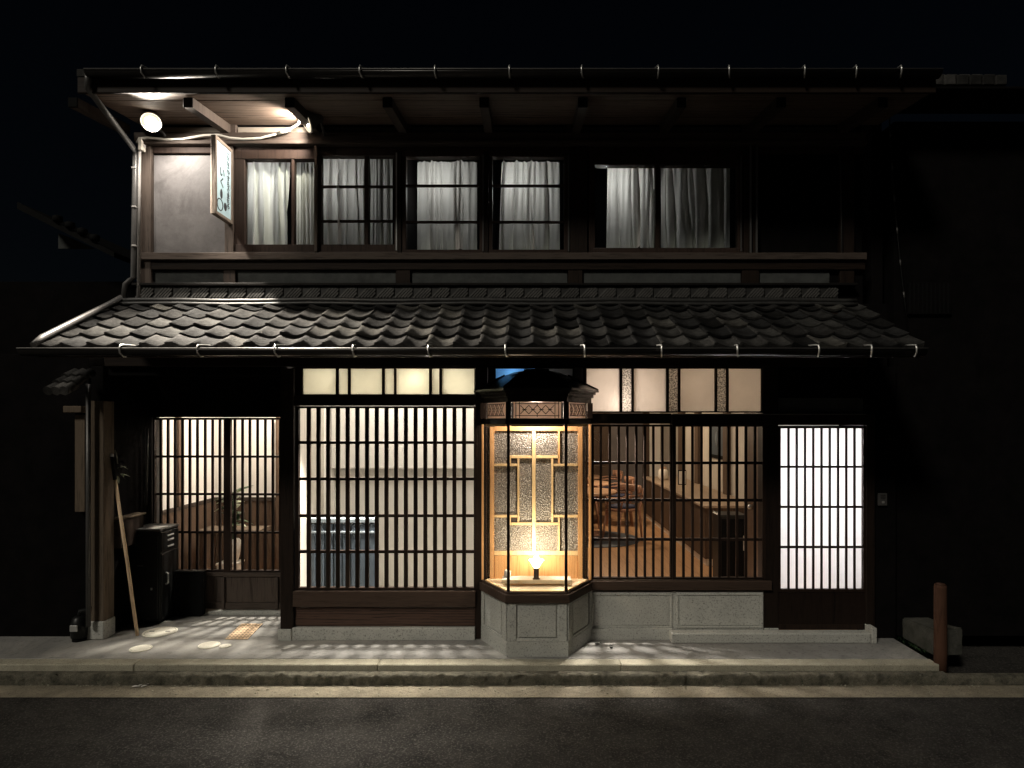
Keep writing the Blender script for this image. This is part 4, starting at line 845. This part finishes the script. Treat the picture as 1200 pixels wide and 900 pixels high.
# right: mossy block and rusty post
mbk = bmesh.new(); xa, xb = X(1057, .0), X(1080, 0); yb0, yb1 = -.40, .0
pts = [(xa, yb1), (xa, yb0), (xb+.06, yb0), (xb+.06, yb1)]
mo = thing('stone_block', 'low mossy stone block at the right end of the porch', 'stone', (xa, -.2, 0))
b = bmesh.new(); lo = [b.verts.new((p[0]-xa, p[1]+.2, .002)) for p in pts]; hi = [b.verts.new((p[0]-xa+random.uniform(-.004, .004), p[1]+.2, (.165 if p[1] > -.2 else .205)+random.uniform(-.006, .006))) for p in pts]
b.faces.new(lo[::-1]); b.faces.new(hi)
for i in range(4): b.faces.new((lo[i], lo[(i+1)%4], hi[(i+1)%4], hi[i]))
bmesh.ops.bevel(b, geom=b.edges[:], offset=.012, segments=2, affect='EDGES'); bmesh.ops.subdivide_edges(b, edges=b.edges[:], cuts=3, use_grid_fill=True)
for v in b.verts: v.co += Vector((random.gauss(0, .002), random.gauss(0, .002), random.gauss(0, .002) if v.co.z > .05 else 0))
obj('block', b, 'moss', mo)
tb = bmesh.new(); rt = random.Random(9)
for k in range(60):
    p = Vector((rt.uniform(-.06, -.005), rt.uniform(-.15, .25), .001)); leaf_mesh(tb, p, (rt.uniform(-1, 1), rt.uniform(-1, 1), 1.2), rt.uniform(.02, .06), .003, .3, 3)
o = obj('grass_tuft', tb, 'leaf', mo)
rp_ = thing('rusty_post', 'round rusty brown post standing at the right end of the kerb', 'post', (X(1102, -.52), -.52, -.116)); rr = 6.8*(D-.52)/F
lathe('shaft', [(rr, 0), (rr*1.02, .2), (rr*.98, Z(686, -.52)+.1), (rr*.9, Z(685, -.52)+.116)], 'rust', rp_, None, 20); lathe('cap', [(rr*.9, Z(685, -.52)+.1165), (rr*.7, Z(685, -.52)+.123), (.003, Z(685, -.52)+.125)], 'rust', rp_, None, 20)
# neighbours
nl = thing('neighbour_house', 'dark neighbouring house with a pale gable left of the townhouse', 'house', (-4.6, 1, 0))
box('wall', -3.4, 1.04, .0, 5, 0, 3.1, 'wall', nl)
gx0, gx1 = X(60, 1.6)+4.6, X(112, 1.6)+4.6
poly_y('gable', [(X(70, 1)+4.6, Z(292, 1)), (X(112, 1)+4.6, Z(292, 1)), (X(86, 1)+4.6, Z(280, 1)), (X(70, 1)+4.6, Z(274, 1))], -.02, -.001, 'plaster', nl)
poly_y('roof', [(X(40, .8)+4.6, Z(245, .8)), (X(150, .8)+4.6, Z(302, .8)), (X(150, .8)+4.6, Z(308, .8)), (X(40, .8)+4.6, Z(253, .8))], -.4, 5, 'blackish', nl)
for k in range(4):
    a = X(86+k*14, .8)+4.6; zz = Z(268+k*7.2, .8); lathe('ridge_end_tile', [(.03, 0), (.04, .01), (.04, .05), (.02, .06)], 'blackish', nl, (a, -.4, zz), 12)
YN = -.02
for k, (a, b_) in enumerate(((87.5, 99.5),)): box('wall_board', X(a, YN)+4.6, X(b_, YN)+4.6, -1.0+YN-.02*k, -.99+YN+.03, Z(600, YN), Z(486, YN), 'post_pale', nl)
box('wall_beam', X(80, YN)+4.6, X(101, YN)+4.6, -1.08, -.98, Z(483.5, YN), Z(476, YN), 'post_pale', nl)
box('lower_wall', -.8, 1.05, -.96, -.1, 0, 2.3, 'wall', nl)
for r in range(3):
    for k in range(3):
        x_ = X(86, -.15)+4.6+k*.06; b = bmesh.new(); add_tube(b, [(x_, -1.12-.09*r, 2.14-.055*r), (x_+.0, -1.24-.09*r, 2.09-.055*r)], .036, 8); obj('tile', b, 'tile', nl)
tube('downpipe', [(X(103.5, -.08)+4.6, -1.08, 2.05), (X(103.5, -.08)+4.6, -1.08, .12)], .018, 'pipe', nl, 10)
gmx = thing('gas_meter', 'glossy black pipe meter on the ground at the far left of the porch', 'meter', (X(93, -.05), -.05, 0)); lathe('body', [(.04, .02), (.06, .03), (.065, .12), (.05, .18), (.03, .2)], 'black_metal', gmx, None, 16); tube('pipe', [(0, 0, .19), (0, .01, .23), (.06, .02, .24), (.07, .02, .27)], .02, 'black_metal', gmx); lathe('base', [(.05, 0), (.05, .0195)], 'blackish', gmx); box('dial', -.03, .03, -.07, -.058, .09, .14, 'steel', gmx)
nr = thing('neighbour_house', 'unlit black neighbouring house right of the townhouse', 'house', (4.2, 1, 0)); nx = X(1052)-4.2
box('wall', nx, 2, -.95, 5, 0, 4.2, 'wall', nr); 
box('vent_grille', X(1066, .0)-4.2, X(1118, 0)-4.2, -.975, -.951, Z(368), Z(330), 'wall', nr)
for k in range(10): box('grille_slat', X(1067+k*5)-4.2, X(1069+k*5)-4.2, -.982, -.9755, Z(367), Z(331), 'blackish', nr, 0)
YR = -.3
box('eave_board', X(1043, YR)-4.2, 2, -1.3, -.9, Z(104, YR), Z(101, YR), 'wall', nr)
for k in range(9):
    for r in range(2):
        a = X(1046+k*15, YR)-4.2; box('tile', a, a+13.5*(D+YR)/F, -1.31+r*.12, -1.18+r*.12, Z(100, YR)+r*.07, Z(88, YR)+r*.07, 'tile', nr, .006)
wc = thing('hanging_cable', 'thin black cable with pale clips hanging down the dark wall at the right', 'cable'); wp = []
for k in range(15):
    t = k/14; wp.append((X(1041+22*t-3*math.sin(t*3.1), -.05), -.05, Z(112+264*t, -.05)))
tube('wire', wp, .0045, 'black_metal', wc, 6)
for k in range(0, 14, 2):
    a, c = Vector(wp[k]), Vector(wp[k+1]); tube('clip', [a.lerp(c, .2), a.lerp(c, .6)], .0065, 'pipe', wc, 6)

# small litter
for px, py, rz, z, mat, nm, lb, ct in ((701, 755, .4, .004, 'blackish', 'fallen_leaf', 'dark curled leaf on the porch just right of the bay window, nearest the bay', 'leaf'), (717, 759, 1.3, .004, 'blackish', 'fallen_leaf', 'dark curled leaf on the porch right of the bay, second from the bay', 'leaf'),
        (159, 805, .2, -.112, 'cream', 'paper_scrap', 'left of two white paper scraps lying at the foot of the kerb', 'litter'), (170, 804, 1.0, -.112, 'cream', 'paper_scrap', 'right of two white paper scraps lying at the foot of the kerb', 'litter')):
    yy = YG(py, z); b = bmesh.new(); leaf_mesh(b, (-.025, 0, 0), (1, .2, .25), .05, .014, .35, 6); leaf_mesh(b, (.02, .0, .004), (.5, 1, .2), .03, .01, .3, 4)
    o = obj(nm, b, mat, None, (X(px, yy), yy, z+.004), (0, 0, rz)); tag(o, lb, ct, 'fallen leaves on the porch' if ct == 'leaf' else 'paper scraps by the kerb')
